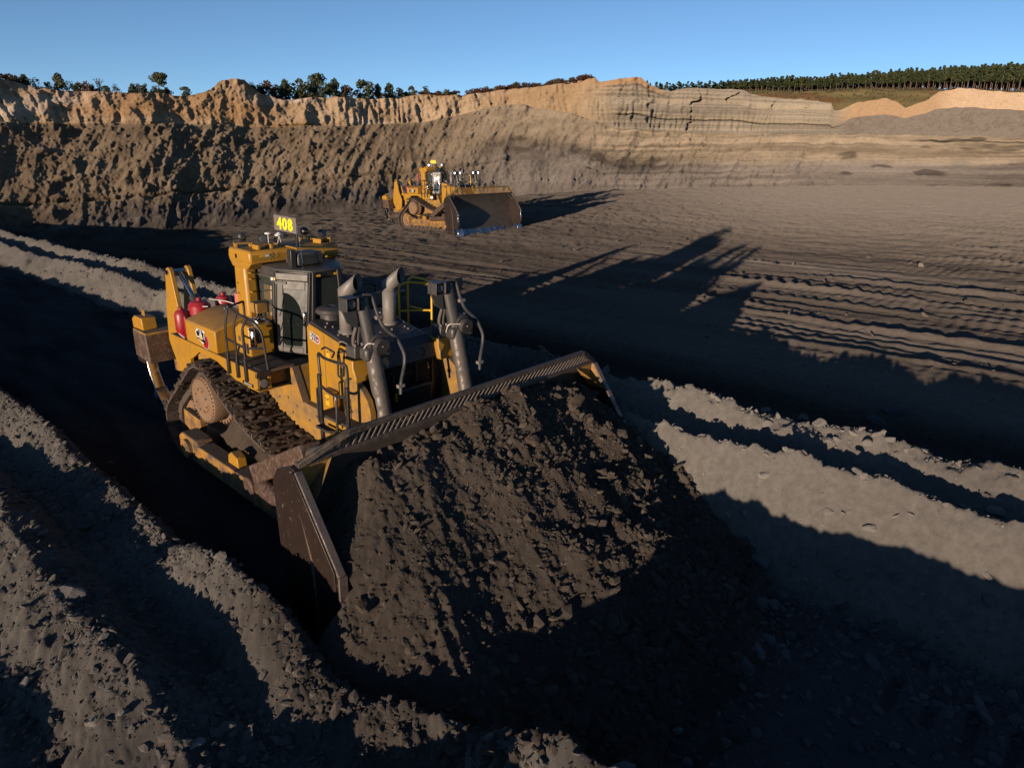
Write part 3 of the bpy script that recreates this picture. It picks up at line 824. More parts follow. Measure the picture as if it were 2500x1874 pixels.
    seam_t = 0.285
    cl_r += -0.6*np.exp(-((T-seam_t)/0.012)**2) - 0.5*sstep(0.60,0.625,T) - 0.5*sstep(0.80,0.83,T) + 0.35*sstep(0.66,0.70,T)*sstep(0.99,0.8,T)*0
    cl_r = cl_r*(1-FR) + (fbm(Sx*0.06,H*0.05,3,546)*3.2 + ridged(Sx*0.2-H*0.1,H*0.12,5,547,0.6)*1.7 + fbm(Sx*0.9,H*0.9,5,552,0.62)*0.8)*FR
    mixd = wl*cl_l + R_*cl_r
    d = np.where(K == 0, left_d*edge, mixd)
    # blend the two displacement styles over the foot of the cliff
    kb = np.where(K == 0, sstep(0.9,1.0,T)*0.5, np.where(K == 1, 1-0.5*sstep(0.10,0.0,T), 1))
    d = left_d*toe*(1-kb)*np.where(K == 0, 1, sstep(0.2,0.0,T)) + mixd*kb
    d = d*np.where(K == 2, sstep(1.0,0.0,T)*0.6, 1)
    D = D - d
    Z = Z + np.where(K == 0, slope_d*0.28*slope_amp*toe, 0) + np.where(K == 2, fbm(Sx*0.4,D*0.4,3,550)*0.35, 0)
    Xw = dx[None,:]*D; Yw = dy[None,:]*D
    # albedo by layer
    n = fbm(Sx*0.12,H*0.5,4,560); n2 = fbm(Sx*0.5,H*1.2,4,561)
    sand = lerp3((0.36,0.245,0.145),(0.47,0.345,0.225), np.clip(0.5+n*1.1,0,1))
    och = np.clip(sstep(0.05,0.4,fbm(Sx*0.06,H*0.25,3,562)),0,1)[...,None]*0.6
    wht = np.clip(sstep(0.10,0.42,fbm(Sx*0.09+7,H*0.3,4,570)),0,1)[...,None]*0.65
    sand = sand*(1-wht) + np.array((0.60,0.50,0.40))*wht
    sand = sand*(1-och) + np.array((0.34,0.19,0.085))*och
    spoil_hi = lerp3((0.158,0.116,0.078),(0.232,0.176,0.122), np.clip(0.5+n2,0,1))
    spoil_lo = lerp3((0.072,0.062,0.056),(0.132,0.112,0.097), np.clip(0.5+n2,0,1))
    lo = sstep(0.34,0.14,T+0.10*n)
    spoil = spoil_hi*(1-lo[...,None]) + spoil_lo*lo[...,None]
    lens = np.exp(-((T-0.30-0.06*n)/0.025)**2)*sstep(0.0,0.3,fbm(Sx*0.05,T*2,2,563))
    spoil = spoil*(1-0.55*lens[...,None])
    # middle and right scree
    scree = lerp3((0.23,0.185,0.133),(0.31,0.248,0.178), np.clip(0.5+n2,0,1))
    grey = lerp3((0.145,0.125,0.108),(0.21,0.182,0.158), np.clip(0.5+n,0,1))
    dk = np.clip(np.exp(-((T-0.50-0.07*n)/0.10)**2)*sstep(1800,1500,PX)*sstep(1120,1250,PX)*(0.5+1.2*np.clip(0.4+1.8*n2,0,1)),0,1)
    sc_t = sstep(0.42,0.62,T+0.08*n)
    rslope = grey*(1-sc_t[...,None]) + scree*sc_t[...,None]
    rslope = rslope*(1-0.8*dk[...,None]) + np.array((0.045,0.036,0.03))*0.8*dk[...,None]
    spots = sstep(0.25,0.45,fbm(Sx*0.16,H*0.9,3,566))*R_*sstep(1900,2100,PX)
    strat = np.clip(fbm(Sx*0.03,H*2.4,4,568,0.6)*2.0,-0.7,1.0)*R_
    rslope = rslope*(1-0.55*spots[...,None])*(1-0.36*strat[...,None])
    mid = sstep(950,1320,PX)
    slope_c = spoil*(1-mid[...,None]) + rslope*mid[...,None]
    cliff_r = lerp3((0.215,0.185,0.147),(0.32,0.272,0.208), np.clip(0.5+n,0,1))
    yb = np.exp(-((T-0.33)/0.05)**2)*0.7+np.exp(-((T-0.75)/0.08)**2)*0.5
    cliff_r = cliff_r*(1-0.35*yb[...,None]) + np.array((0.42,0.33,0.19))*0.35*yb[...,None]
    seam = np.exp(-((T-seam_t-0.012*fbm(Sx*0.05,Sx*0,2,567))/0.016)**2)*sstep(1480,1510,PX)
    seam2 = np.exp(-((T-0.62)/0.006)**2)*0.7*sstep(1500,1560,PX) + np.exp(-((T-0.86)/0.02)**2)*0.8*sstep(1450,1480,PX)*sstep(1630,1600,PX)
    sm_ = np.clip(seam+seam2,0,1)[...,None]
    cliff_r = cliff_r*(1-sm_*0.93) + np.array((0.035,0.026,0.024))*sm_*0.93
    st2 = np.clip(fbm(Sx*0.02,H*3.0,4,580,0.6)*2.2,-0.8,1.0)
    cliff_r = cliff_r*(1-0.25*st2[...,None])
    top_or = sstep(0.82,0.95,T)*sstep(1250,1420,PX)*sstep(1640,1560,PX)
    cliff_r = cliff_r*(1-top_or[...,None]) + np.array((0.40,0.25,0.135))*top_or[...,None]
    far_c = lerp3((0.20,0.172,0.145),(0.41,0.275,0.165), sstep(0.36,0.44,T))
    peach = sstep(2240,2300,PX)*sstep(0.44,0.56,T)
    far_c = far_c*(1-peach[...,None]) + np.array((0.52,0.38,0.255))*peach[...,None]
    dkl = np.exp(-((T-0.40)/0.025)**2)*sstep(2330,2420,PX)
    far_c = far_c*(1-0.8*dkl[...,None])
    cliff_r = cliff_r*(1-FR[...,None]) + far_c*FR[...,None]
    cl_mid = sstep(1020,1300,PX)[...,None]
    cliff = sand*(1-cl_mid) + (cliff_r*R_[...,None] + (sand*0.5+np.array((0.33,0.25,0.16))*0.5)*(1-R_[...,None]))*cl_mid
    topsoil = sstep(0.93,1.0,T)*np.clip(0.6+n2,0,1)*(1-R_)
    cliff = cliff*(1-0.55*topsoil[...,None]) + np.array((0.16,0.085,0.05))*0.55*topsoil[...,None]
    plat = lerp3((0.06,0.052,0.028),(0.11,0.075,0.04), np.clip(0.5+n2,0,1))
    frs = np.exp(-((T-0.90)/0.018)**2)*sstep(2150,2260,PX)*(K == 0); fys = np.exp(-((T-0.955)/0.022)**2)*sstep(2250,2350,PX)*0
    slope_c = slope_c*(1-0.75*frs[...,None])
    bl = (sstep(0.93,1.0,T)*(K == 0))[...,None]
    col = np.where(K[...,None] == 0, slope_c, np.where(K[...,None] == 1, cliff, plat))
    # spoil mound on the left skyline
    me = grid_mesh('highwall', Xw, Yw, Z, M['wallsoil'], col=np.clip(col,0.01,1))
    link('highwall', me, kind='structure')
    return px, dx, dy, cd, zc
WALL = build_wall()
def crest_at(pxv, back=2.0):
    px, dx, dy, cd, zc = WALL
    i = np.interp(pxv, px, np.arange(len(px)))
    f = lambda a: np.interp(i, np.arange(len(px)), a)
    D = f(cd)+back
    return f(dx)*D, f(dy)*D, f(zc), D

# grassy hill behind the wall on the right
HILL_Y = [(1500,232),(1600,232),(1750,228),(1850,226),(1935,230),(2000,226),(2100,222),(2250,224),(2400,228),(2600,232),(3000,236)]
def hill_point(pxv, t):
    """t = 0 near foot, 1 at the tree line, 2 at the back"""
    pxv = np.asarray(pxv, float)
    yb = np.where(pxv > 2000, 275, 262); yt = lut(HILL_Y, pxv)
    dx, dy, tb = px_dir(pxv, yb); _, _, tt = px_dir(pxv, yt)
    d0, d1 = 205.0, 270.0
    if np.ndim(t) == 0: t = np.full_like(pxv, t)
    tc = np.clip(t,0,1)
    D = d0+(d1-d0)*tc + np.clip(t-1,0,1)*160
    z0 = CAM_H+tb*d0-3; z1 = CAM_H+tt*d1
    z = z0+(z1-z0)*np.sin(tc*PI/2)**0.9 + np.clip(t-1,0,1)*3
    return dx*D, dy*D, z
def build_hill():
    px = np.linspace(1480,3000,260); ts = np.concatenate([np.linspace(0,1,50),np.linspace(1.02,2,16)])
    P, T = np.meshgrid(px, ts)
    X, Y, Z = hill_point(P, T)
    Z = Z + fbm(X*0.08,Y*0.08,4,600)*0.7
    n = fbm(X*0.12,Y*0.12,4,601)
    c = lerp3((0.105,0.088,0.040),(0.17,0.135,0.066), np.clip(0.5+n*1.2,0,1))
    red = sstep(0.15,0.4,fbm(X*0.05,Y*0.05,3,602))
    c = c*(1-0.6*red[...,None]) + np.array((0.13,0.055,0.03))*0.6*red[...,None]
    me = grid_mesh('grass_hill', X, Y, Z, M['wallsoil'], col=c)
    link('grass_hill', me, kind='structure')
build_hill()

# ------------------------------------------------------------------ vegetation
def leafmat(name, a, b):
    m = bpy.data.materials.new(name); m.use_nodes = True
    nt = m.node_tree; bs = nt.nodes['Principled BSDF']; L = nt.links.new
    bs.inputs['Roughness'].default_value = 0.7; bs.inputs['Specular IOR Level'].default_value = 0.2
    oi = nt.nodes.new('ShaderNodeObjectInfo'); tc = nt.nodes.new('ShaderNodeTexCoord')
    n1 = _n(nt,'ShaderNodeTexNoise',Scale=1.3,Detail=4.0); L(tc.outputs['Object'], n1.inputs['Vector'])
    ad = nt.nodes.new('ShaderNodeMath'); ad.operation = 'MULTIPLY_ADD'; ad.inputs[1].default_value = 0.5; L(oi.outputs['Random'], ad.inputs[0]); L(n1.outputs['Fac'], ad.inputs[2])
    mr = nt.nodes.new('ShaderNodeMapRange'); mr.inputs['From Min'].default_value = 0.35; mr.inputs['From Max'].default_value = 1.1; L(ad.outputs[0], mr.inputs['Value'])
    mx = nt.nodes.new('ShaderNodeMix'); mx.data_type = 'RGBA'; mx.inputs[6].default_value = (*(q*ALB for q in a),1); mx.inputs[7].default_value = (*(q*ALB for q in b),1)
    L(mr.outputs['Result'], mx.inputs['Factor']); L(mx.outputs[2], bs.inputs['Base Color'])
    return m
M['leaf'] = leafmat('dark_green_leaves', (0.045,0.062,0.032), (0.11,0.12,0.06))
M['leaf_olive'] = leafmat('olive_leaves', (0.06,0.058,0.032), (0.125,0.11,0.06))
M['leaf_rust'] = leafmat('rust_brown_leaves', (0.06,0.028,0.014), (0.13,0.06,0.03))
M['needle'] = leafmat('pine_needles', (0.026,0.042,0.016), (0.075,0.09,0.034))
M['needle_rust'] = leafmat('browning_pine_needles', (0.09,0.045,0.015), (0.16,0.075,0.03))
M['bark'] = mat('grey_brown_bark', (0.13,0.09,0.065), 0.9, var=0.2)
M['bark_pine'] = mat('pine_bark', (0.17,0.115,0.085), 0.9, var=0.2)

def leaf_cloud(centres, radii, n, size, r):
    mb_v = []; mb_f = []
    k = 0
    for i in range(n):
        j = r.integers(len(centres)); c = centres[j]; R = radii[j]
        dvec = r.normal(size=3); dvec /= np.linalg.norm(dvec)
        p = c + dvec*R*(r.uniform(0.25,1.0)**0.5)*np.array((1,1,0.8))
        a = r.normal(size=3); a /= np.linalg.norm(a); b = np.cross(a, r.normal(size=3)); b /= np.linalg.norm(b)
        s = size*r.uniform(0.6,1.4)
        mb_v += [p-a*s*0.5, p+b*s*0.4, p+a*s*0.5, p-b*s*0.4]
        mb_f.append((k,k+1,k+2,k+3)); k += 4
    me = bpy.data.meshes.new('crown')
    me.from_pydata([tuple(map(float,p)) for p in mb_v], [], mb_f)
    return me

def broad_variant(seed, h, wd, dens=900, leaf=0.36, sparse=False, m='leaf', trunk_frac=0.35):
    r = np.random.default_rng(seed)
    tb = MB(); H = h
    tb.tube([(0,0,-0.4),(0.03*H*r.normal()*0.3,0,H*0.35),(r.normal()*0.05*H*0.3,r.normal()*0.05*H*0.3,H*0.8)],[0.035*H*0.5,0.025*H*0.5,0.01*H*0.3],6)
    cs = []; rs = []
    nb = 14
    for k in range(nb):
        a = r.uniform(0,2*PI); zz = H*r.uniform(trunk_frac,0.88); rr = wd*0.5*r.uniform(0.25,0.95)*(1-0.6*abs(zz/H-0.45))
        c = np.array((rr*math.cos(a), rr*math.sin(a), zz))
        tb.tube([(0,0,zz*0.6),(c[0]*0.6,c[1]*0.6,zz*0.85),tuple(c)],[0.012*H*0.5,0.008*H*0.5,0.003*H],4)
        cs.append(c); rs.append(wd*r.uniform(0.16,0.28))
    cs.append(np.array((0,0,H*0.85))); rs.append(wd*0.2)
    crown = leaf_cloud(cs, rs, dens if not sparse else dens//3, leaf, r)
    crown.materials.append(M[m])
    tm = bpy.data.meshes.new('trunk'); tm.from_pydata(tb.v,[],tb.f); tm.materials.append(M['bark'])
    return tm, crown
def pine_variant(seed, h, m='needle'):
    r = np.random.default_rng(seed)
    tb = MB()
    tb.tube([(0,0,-0.5),(r.normal()*0.08,r.normal()*0.08,h*0.5),(r.normal()*0.12,r.normal()*0.12,h*0.97)],[0.16,0.12,0.03],6)
    cs = []; rs = []
    for k in range(16):
        t = r.uniform(0.0,1.0); zz = h*(0.46+0.52*t); rr = (1-t)*1.7*r.uniform(0.3,1)+0.1
        a = r.uniform(0,2*PI)
        cs.append(np.array((rr*math.cos(a),rr*math.sin(a),zz))); rs.append(1.0*(1.1-0.65*t))
        tb.tube([(0,0,zz-0.3),(rr*math.cos(a),rr*math.sin(a),zz)],[0.04,0.015],3)
    cs.append(np.array((0,0,h*0.98))); rs.append(0.32)
    crown = leaf_cloud(cs, rs, 620, 0.62, r)
    crown.materials.append(M[m])
    tm = bpy.data.meshes.new('trunk'); tm.from_pydata(tb.v,[],tb.f); tm.materials.append(M['bark_pine'])
    return tm, crown
def plant(name, label, cat, group, variant, loc, s=(1,1,1), rz=0.0):
    e = link(name, None, label=label, cat=cat, group=group)
    e.location = loc; e.scale = s; e.rotation_euler = (0,0,rz)
    link('trunk' if 'tree' in name else 'stem', variant[0], e); link('crown' if 'tree' in name else 'foliage', variant[1], e)
    return e

BV = {('leaf',i): broad_variant(700+i, 4.0, 3.0, m='leaf', trunk_frac=0.10) for i in range(4)}
BV.update({('olive',i): broad_variant(720+i, 3.0, 2.6, dens=700, m='leaf_olive', leaf=0.26, trunk_frac=0.15) for i in range(3)})
BV.update({('rust',i): broad_variant(740+i, 1.4, 1.9, dens=520, m='leaf_rust', leaf=0.2, trunk_frac=0.1) for i in range(3)})
BV.update({('thin',i): broad_variant(760+i, 3.2, 2.0, dens=800, sparse=True, m='leaf_olive', leaf=0.22, trunk_frac=0.3) for i in range(3)})
BV['lone'] = broad_variant(790, 4.6, 3.2, dens=1700, leaf=0.36, m='leaf', trunk_frac=0.10)
BV['big'] = broad_variant(791, 5.2, 5.0, dens=2200, leaf=0.38, m='leaf', trunk_frac=0.12)
# (picture x, picture y of the top, kind, width factor, label)
PLANTS = [
 (12,152,'leaf',1.0,'dark bush topping the cliff at the far left edge of the picture'),
 (32,163,'thin',0.9,'wispy bush beside the dark bush at the far left cliff top'),
 (96,187,'rust',1.7,'reddish bush alone on the sloping cliff edge at left'),
 (132,196,'thin',1.0,'thin bare bush just right of the reddish cliff-edge bush'),
 (152,192,'thin',1.1,'taller thin bare bush between reddish bush and first small tree'),
 (183,203,'olive',0.9,'low olive bush left of the first small tree on the left cliff'),
 (206,183,'leaf',0.9,'first small dark tree on the left cliff, open crowned'),
 (228,198,'thin',0.9,'thin bush touching the first small tree on its right'),
 (247,206,'leaf',1.3,'low dense dark bush right of the first small tree'),
 (264,207,'rust',1.3,'brownish low bush next to the low dense dark bush'),
 (280,210,'olive',0.8,'small olive bush left of the twiggy sapling on the cliff'),
 (297,192,'thin',0.9,'tall twiggy sapling with sparse crown on the left cliff'),
 (314,218,'leaf',1.0,'very low dark bush right of the twiggy sapling'),
 (335,208,'thin',1.1,'spreading bare bush halfway between sapling and lone tree'),
 (372,207,'leaf',1.0,'rounded dark bush left of the lone tall tree'),
 (386,208,'olive',0.9,'olive bush touching the rounded dark bush'),
 (402,207,'leaf',0.8,'narrow dark bush at the foot of the lone tall tree'),
 (432,180,'lone',1.0,'tallest dark green tree standing alone on the left cliff edge'),
 (646,200,'thin',0.9,'thin bush beside the pointed spoil mound on the skyline'),
 (668,212,'olive',1.0,'olive bush low on the right flank of the pointed mound'),
 (685,204,'rust',1.5,'brown leafed bush right of the pointed mound'),
 (704,210,'olive',1.0,'olive bush between brown bush and dark round tree'),
 (723,196,'leaf',0.9,'dark round tree left of the largest tree clump'),
 (757,194,'leaf',1.2,'broad dark tree on the left side of the largest tree'),
 (796,185,'big',1.0,'largest dark broad tree on the skyline left of centre'),
 (826,205,'leaf',1.1,'dark low tree under the right side of the largest tree'),
 (838,193,'leaf',0.8,'upright tree with airy top right of the largest tree'),
 (864,213,'rust',1.3,'brown bush between airy-topped tree and round dark tree'),
 (905,197,'leaf',1.25,'round dark tree at the middle of the skyline row'),
 (937,206,'leaf',0.8,'small dark tree right of the round dark tree'),
 (964,204,'leaf',0.9,'pointed small dark tree near the end of the skyline row'),
 (985,215,'olive',0.9,'low olive bush right of the pointed small tree'),
 (1016,211,'leaf',0.9,'last dark round bush where the brown brush begins'),
 (1046,212,'olive',1.2,'olive spreading bush among the start of the brown brush'),
 (1566,196,'leaf',0.6,'tiny dark bush on the right shoulder of the orange knoll'),
 (1574,203,'leaf',0.5,'tiniest dark bush just below the knoll bush'),
]
def plants():
    rr = random.Random(9)
    cnt = {}
    for pxv, ytop, kind, wf, lab in PLANTS:
        x, y, z, D = crest_at(pxv, 2.5)
        _, _, t = px_dir(pxv, ytop)
        ztop = CAM_H + float(t)*float(D)
        z = float(z)-0.35
        if kind in ('lone','big'): v = BV[kind]; h0 = {'lone':4.6,'big':5.2}[kind]
        else:
            ks = [k for k in BV if isinstance(k, tuple) and k[0] == kind]
            v = BV[rr.choice(ks)]; h0 = {'leaf':4.0,'olive':3.0,'rust':1.4,'thin':3.2}[kind]
        h = max(0.6, ztop-z)
        s = h/h0
        tree = kind in ('lone','big') or 'tree' in lab.split('left')[0].split('right')[0] and kind == 'leaf'
        sw = s*wf if kind not in ('lone','big') else s
        if kind in ('rust',): sw = max(s, 0.8)*wf*0.7
        plant('broadleaf_tree' if tree else 'bush', lab, 'tree' if tree else 'bush', 'trees and bushes along the cliff top', v, (float(x),float(y),z), (sw,sw,s*1.06), rr.uniform(0,6.28))
    # band of brown brush along the crest, countable shrubs
    for i in range(190):
        pxv = rr.uniform(60,520) if i < 22 else rr.uniform(640,1440) if i < 95 else rr.uniform(1040,1450)
        back = rr.uniform(0.8,6)
        x, y, z, D = crest_at(pxv, back)
        kind = rr.choice(['rust','rust','olive']) if pxv > 1040 else rr.choice(['olive','olive','leaf'])
        ks = [k for k in BV if isinstance(k, tuple) and k[0] == kind]
        s = rr.uniform(0.5,1.0)*(0.8 if kind == 'rust' else 0.5 if kind == 'olive' else 0.42)*(1.0 if pxv > 1150 else 0.85)
        plant('shrub', 'low brown shrub in the dense band of brush along the cliff crest' if kind == 'rust' else 'low olive green shrub in the brush along the cliff crest' if kind == 'olive' else 'small dark green shrub filling the gaps along the cliff crest', 'shrub', 'low brush along the cliff crest', BV[rr.choice(ks)], (float(x),float(y),float(z)-0.3), (s*1.2,s*1.2,s), rr.uniform(0,6.28))
    # pines on the hill
    pv = [pine_variant(800+i, 13.0) for i in range(6)] + [pine_variant(820, 11.5, 'needle_rust')]
    n = 0
    top = [(1600,222),(1690,212),(1730,205),(1800,196),(1850,192),(1930,185),(1985,190),(2020,182),(2100,177),(2200,168),(2300,163),(2400,158),(2500,152),(2700,150)]
    cols = np.concatenate([np.linspace(1600,1760,26), np.linspace(1764,2560,232), np.linspace(2570,2680,20)])
    for k, pxv in enumerate(cols):
        pxv = pxv + rr.uniform(-2,2)
        t = 1.0 + (k % 4)*0.028 + rr.uniform(0,0.02)
        x, y, z = hill_point(np.array([pxv]), t)
        D = math.hypot(x[0], y[0])
        _, _, tt = px_dir(pxv, lut(top, pxv)+rr.uniform(-5,7))
        h = CAM_H+float(tt)*D - z[0]
        rusty = (2110 < pxv < 2160 and rr.random() < 0.45)
        v = pv[6] if rusty else pv[rr.randrange(6)]
        lab = 'pine with rust brown needles among the green pines on the hill' if rusty else 'tall straight green pine in the plantation on the hilltop at right'
        s = max(0.35, h/13.0)
        plant('pine_tree', lab, 'pine tree', 'pines of the plantation on the hilltop', v, (x[0],y[0],z[0]-0.3), (0.85*(0.6+0.4*s),0.85*(0.6+0.4*s),s), rr.uniform(0,6.28))
    # the depth of the wood behind the counted front rows
    r = np.random.default_rng(5)
    mb = MB(); vs = []; fs = []
    for i in range(420):
        pxv = r.uniform(1640,2750); t = 1.12+r.uniform(0,0.25)
        x, y, z = hill_point(np.array([pxv]), t)
        D = math.hypot(x[0], y[0]); _, _, tt = px_dir(pxv, lut(top, pxv)+6+r.uniform(-3,10))
        h = CAM_H+float(tt)*D-z[0]
        mb.tube([(x[0],y[0],z[0]-1),(x[0],y[0],z[0]+h*0.9)],[0.2,0.06],3)
    tr = build(mb, 'pine_wood_trunks', 'bark_pine', None, smooth=0, fix=False, kind='stuff', label='deeper trunks of the pine wood behind its front rows')
    cs = []; rs = []
    for i in range(900):
        pxv = r.uniform(1630,2760); t = 1.12+r.uniform(0,0.25)
        x, y, z = hill_point(np.array([pxv]), t)
        D = math.hypot(x[0], y[0]); _, _, tt = px_dir(pxv, lut(top, pxv)+6+r.uniform(0,8))
        h = CAM_H+float(tt)*D-z[0]
        cs.append(np.array((x[0],y[0],z[0]+h*r.uniform(0.35,0.95)))); rs.append(1.6)
    me = leaf_cloud(cs, rs, 26000, 0.9, r); me.materials.append(M['needle'])
    link('pine_wood_foliage', me, kind='stuff', label='dark foliage mass of the pine wood behind its front rows')
    us = []
    for i in range(500):
        pxv = r.uniform(1700,2760); t = 1.0+r.uniform(-0.03,0.16)
        x, y, z = hill_point(np.array([pxv]), t)
        us.append(np.array((x[0],y[0],z[0]+0.4)))
    me = leaf_cloud(us, [0.9]*len(us), 7000, 0.45, r); me.materials.append(M['leaf_rust'])
    link('undergrowth', me, kind='stuff', label='rust brown undergrowth at the foot of the pines')
    # grass tufts on the hill and on the plateau edge
    us = []
    for i in range(1400):
        pxv = r.uniform(1600,2600); t = r.uniform(0.15,1.0)
        x, y, z = hill_point(np.array([pxv]), t)
        us.append(np.array((x[0],y[0],z[0]+0.15)))
    me = leaf_cloud(us, [0.7]*len(us), 9000, 0.35, r); me.materials.append(M['leaf_olive'])
    link('hill_grass', me, kind='stuff', label='rough olive grass covering the hill below the pines')
plants()

# boulders one can pick out
def boulder(label, group, px_, py_, size_, z_guess=None, col=(0.2,0.185,0.17), on='ground', seed=0, flat=0.7):
    """a separate stone standing on the ground where the photograph shows it"""
    size = size_*0.85
    dx, dy, t = px_dir(px_, py_)
    def hz(x, y):
        x = np.atleast_1d(x); y = np.atleast_1d(y)
        g = ground(x, y)
        if on == 'heap':
            u, v = to_uv(x, y)
            g = np.maximum(g, heap_z(u, v)[0])
        return g
    Ds = np.geomspace(4, 90, 900)
    below = CAM_H + float(t)*Ds <= hz(float(dx)*Ds, float(dy)*Ds)
    D = float(Ds[np.argmax(below)])
    x, y = float(dx)*D, float(dy)*D
    r_ = random.Random(seed*7+3)
    vs = rock_variant(ICO3, 900+seed, 0.0, flat)
    vs = vs*(1+0.16*fbm(vs[:,0]*1.6+seed,vs[:,1]*1.6+vs[:,2],4,seed)+0.10*fbm(vs[:,0]*4+seed,vs[:,2]*4+vs[:,1],3,seed+1))[:,None]
    me = bpy.data.meshes.new('rock')
    me.from_pydata([tuple(map(float,p)) for p in vs], [], ICO3[1].tolist())
    at = me.color_attributes.new('albedo','FLOAT_COLOR','POINT')
    c4 = np.ones((len(vs),4),dtype=np.float32); c4[:,:3] = np.array(col)*ALB
    at.data.foreach_set('color', c4.ravel())
    me.shade_flat()
    me.materials.append(M['soil'])
    o = link('rock', me, label=label, cat='rock', group=group)
    o.location = (x, y, float(hz(x, y)[0])+size*0.28)
    o.scale = (size, size*r_.uniform(0.75,1.0), size*r_.uniform(0.7,0.95))
    o.rotation_euler = (r_.uniform(-.3,.3), r_.uniform(-.3,.3), r_.uniform(0,6.28))
    return o
def c_(k, x, y):
    o = {'G':(1300,900,1.7025),'H':(0,950,1.794),'F':(1300,450,1.8433),'5':(700,820,2.458)}[k]
    return o[0]+x/o[2], o[1]+y/o[2]
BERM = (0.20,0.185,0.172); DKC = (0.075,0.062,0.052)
BL = [
 ('G',960,180,0.20,BERM,'ground','large pale rock sitting on the far berm crest, nearest the blade'),
 ('G',718,107,0.11,BERM,'ground','small flat rock at the shaded start of the far berm crest'),
 ('G',1120,215,0.20,BERM,'ground','middle pale rock of the three on the far berm crest'),
 ('G',1195,235,0.22,BERM,'ground','rightmost pale rock of the three on the far berm crest'),
 ('G',1235,325,0.16,BERM,'ground','upright pale stone on the lit slope below the far berm crest'),
 ('G',1385,320,0.17,BERM,'ground','pale stone in the rubble line of the far berm, left one'),
 ('G',1480,310,0.17,BERM,'ground','pale stone in the rubble line of the far berm, right one'),
 ('G',1920,605,0.19,BERM,'ground','rounded stone on the inner berm crest near the right picture edge'),
 ('G',1395,680,0.16,BERM,'ground','rock at the left end of the crack line on the lit trench wall'),
 ('G',1345,440,0.13,BERM,'ground','rock at the middle of the inner berm crest'),
 ('G',880,605,0.13,BERM,'ground','rock at the edge of the blade shadow on the trench wall'),
 ('G',1230,615,0.12,BERM,'ground','small pair-like stone on the lit trench wall'),
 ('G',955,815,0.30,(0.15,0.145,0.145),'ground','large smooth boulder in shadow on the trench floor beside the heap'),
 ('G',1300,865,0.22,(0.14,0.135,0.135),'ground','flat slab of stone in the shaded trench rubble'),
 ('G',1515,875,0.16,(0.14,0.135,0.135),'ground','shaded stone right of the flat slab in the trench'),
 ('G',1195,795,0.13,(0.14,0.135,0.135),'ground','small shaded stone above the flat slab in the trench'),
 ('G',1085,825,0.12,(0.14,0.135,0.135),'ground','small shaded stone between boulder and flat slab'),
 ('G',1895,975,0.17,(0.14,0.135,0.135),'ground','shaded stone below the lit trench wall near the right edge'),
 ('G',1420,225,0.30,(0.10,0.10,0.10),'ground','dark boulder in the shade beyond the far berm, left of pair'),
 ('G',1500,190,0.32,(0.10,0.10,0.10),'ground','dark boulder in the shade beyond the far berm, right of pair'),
 ('H',190,640,0.12,BERM,'ground','pale wedge-shaped stone on the near berm crest at left'),
 ('H',310,925,0.26,(0.16,0.15,0.145),'ground','biggest flat slab embedded in the near berm crest'),
 ('H',450,905,0.19,(0.14,0.13,0.125),'ground','thin flat slab sticking out beside the biggest slab'),
 ('H',860,1560,0.12,(0.30,0.28,0.26),'ground','pale upright stone on the near berm low in the picture'),
 ('H',415,1470,0.10,(0.30,0.28,0.26),'ground','pale angular stone at the foot of the near lit slope'),
 ('H',125,1285,0.14,BERM,'ground','flat stone in the shaded bottom left corner'),
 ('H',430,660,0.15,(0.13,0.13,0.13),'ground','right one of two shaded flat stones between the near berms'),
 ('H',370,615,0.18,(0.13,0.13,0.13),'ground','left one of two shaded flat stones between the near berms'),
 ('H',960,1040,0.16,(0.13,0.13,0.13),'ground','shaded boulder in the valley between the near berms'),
 ('H',1395,1065,0.11,(0.26,0.24,0.22),'ground','pale stone on top of the near berm where the dark soil spills'),
 ('H',485,330,0.12,(0.12,0.1,0.09),'ground','dark clod lying alone at the trench edge behind the tracks'),
 ('H',1775,1330,0.26,(0.17,0.16,0.15),'ground','jagged stone at the lower middle berm tip'),
 ('H',1590,960,0.24,(0.075,0.06,0.048),'heap','large wedge of dark soil at the foot of the heap by the wing'),
 ('5',1450,660,0.24,(0.095,0.075,0.06),'heap','largest flat faced clod in the middle of the heap'),
 ('5',1990,600,0.22,(0.12,0.097,0.076),'heap','pale block on the heap against the far blade wing'),
 ('5',1740,430,0.26,(0.085,0.068,0.055),'heap','big rounded clod high on the heap near the far end'),
 ('5',1120,590,0.20,(0.075,0.06,0.048),'heap','broad clod on the upper middle of the heap'),
 ('F',1510,335,0.26,(0.12,0.105,0.09),'ground','rounded rock on a furrow of the open pit floor'),
 ('F',1745,372,0.26,(0.24,0.21,0.18),'ground','pale flat rock on the open pit floor at right'),
 ('F',1085,365,0.26,(0.11,0.092,0.078),'ground','clod at the tip of the bulldozer shadow on the pit floor'),
 ('F',755,520,0.22,(0.11,0.092,0.078),'ground','clod lit inside the bulldozer shadow on the pit floor'),
 ('F',1960,540,0.30,(0.11,0.095,0.08),'ground','large clod on a furrow at the right of the pit floor'),
]
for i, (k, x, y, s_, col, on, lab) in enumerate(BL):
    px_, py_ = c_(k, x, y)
    boulder(lab, None, px_, py_, s_, col=col, on=on, seed=i)

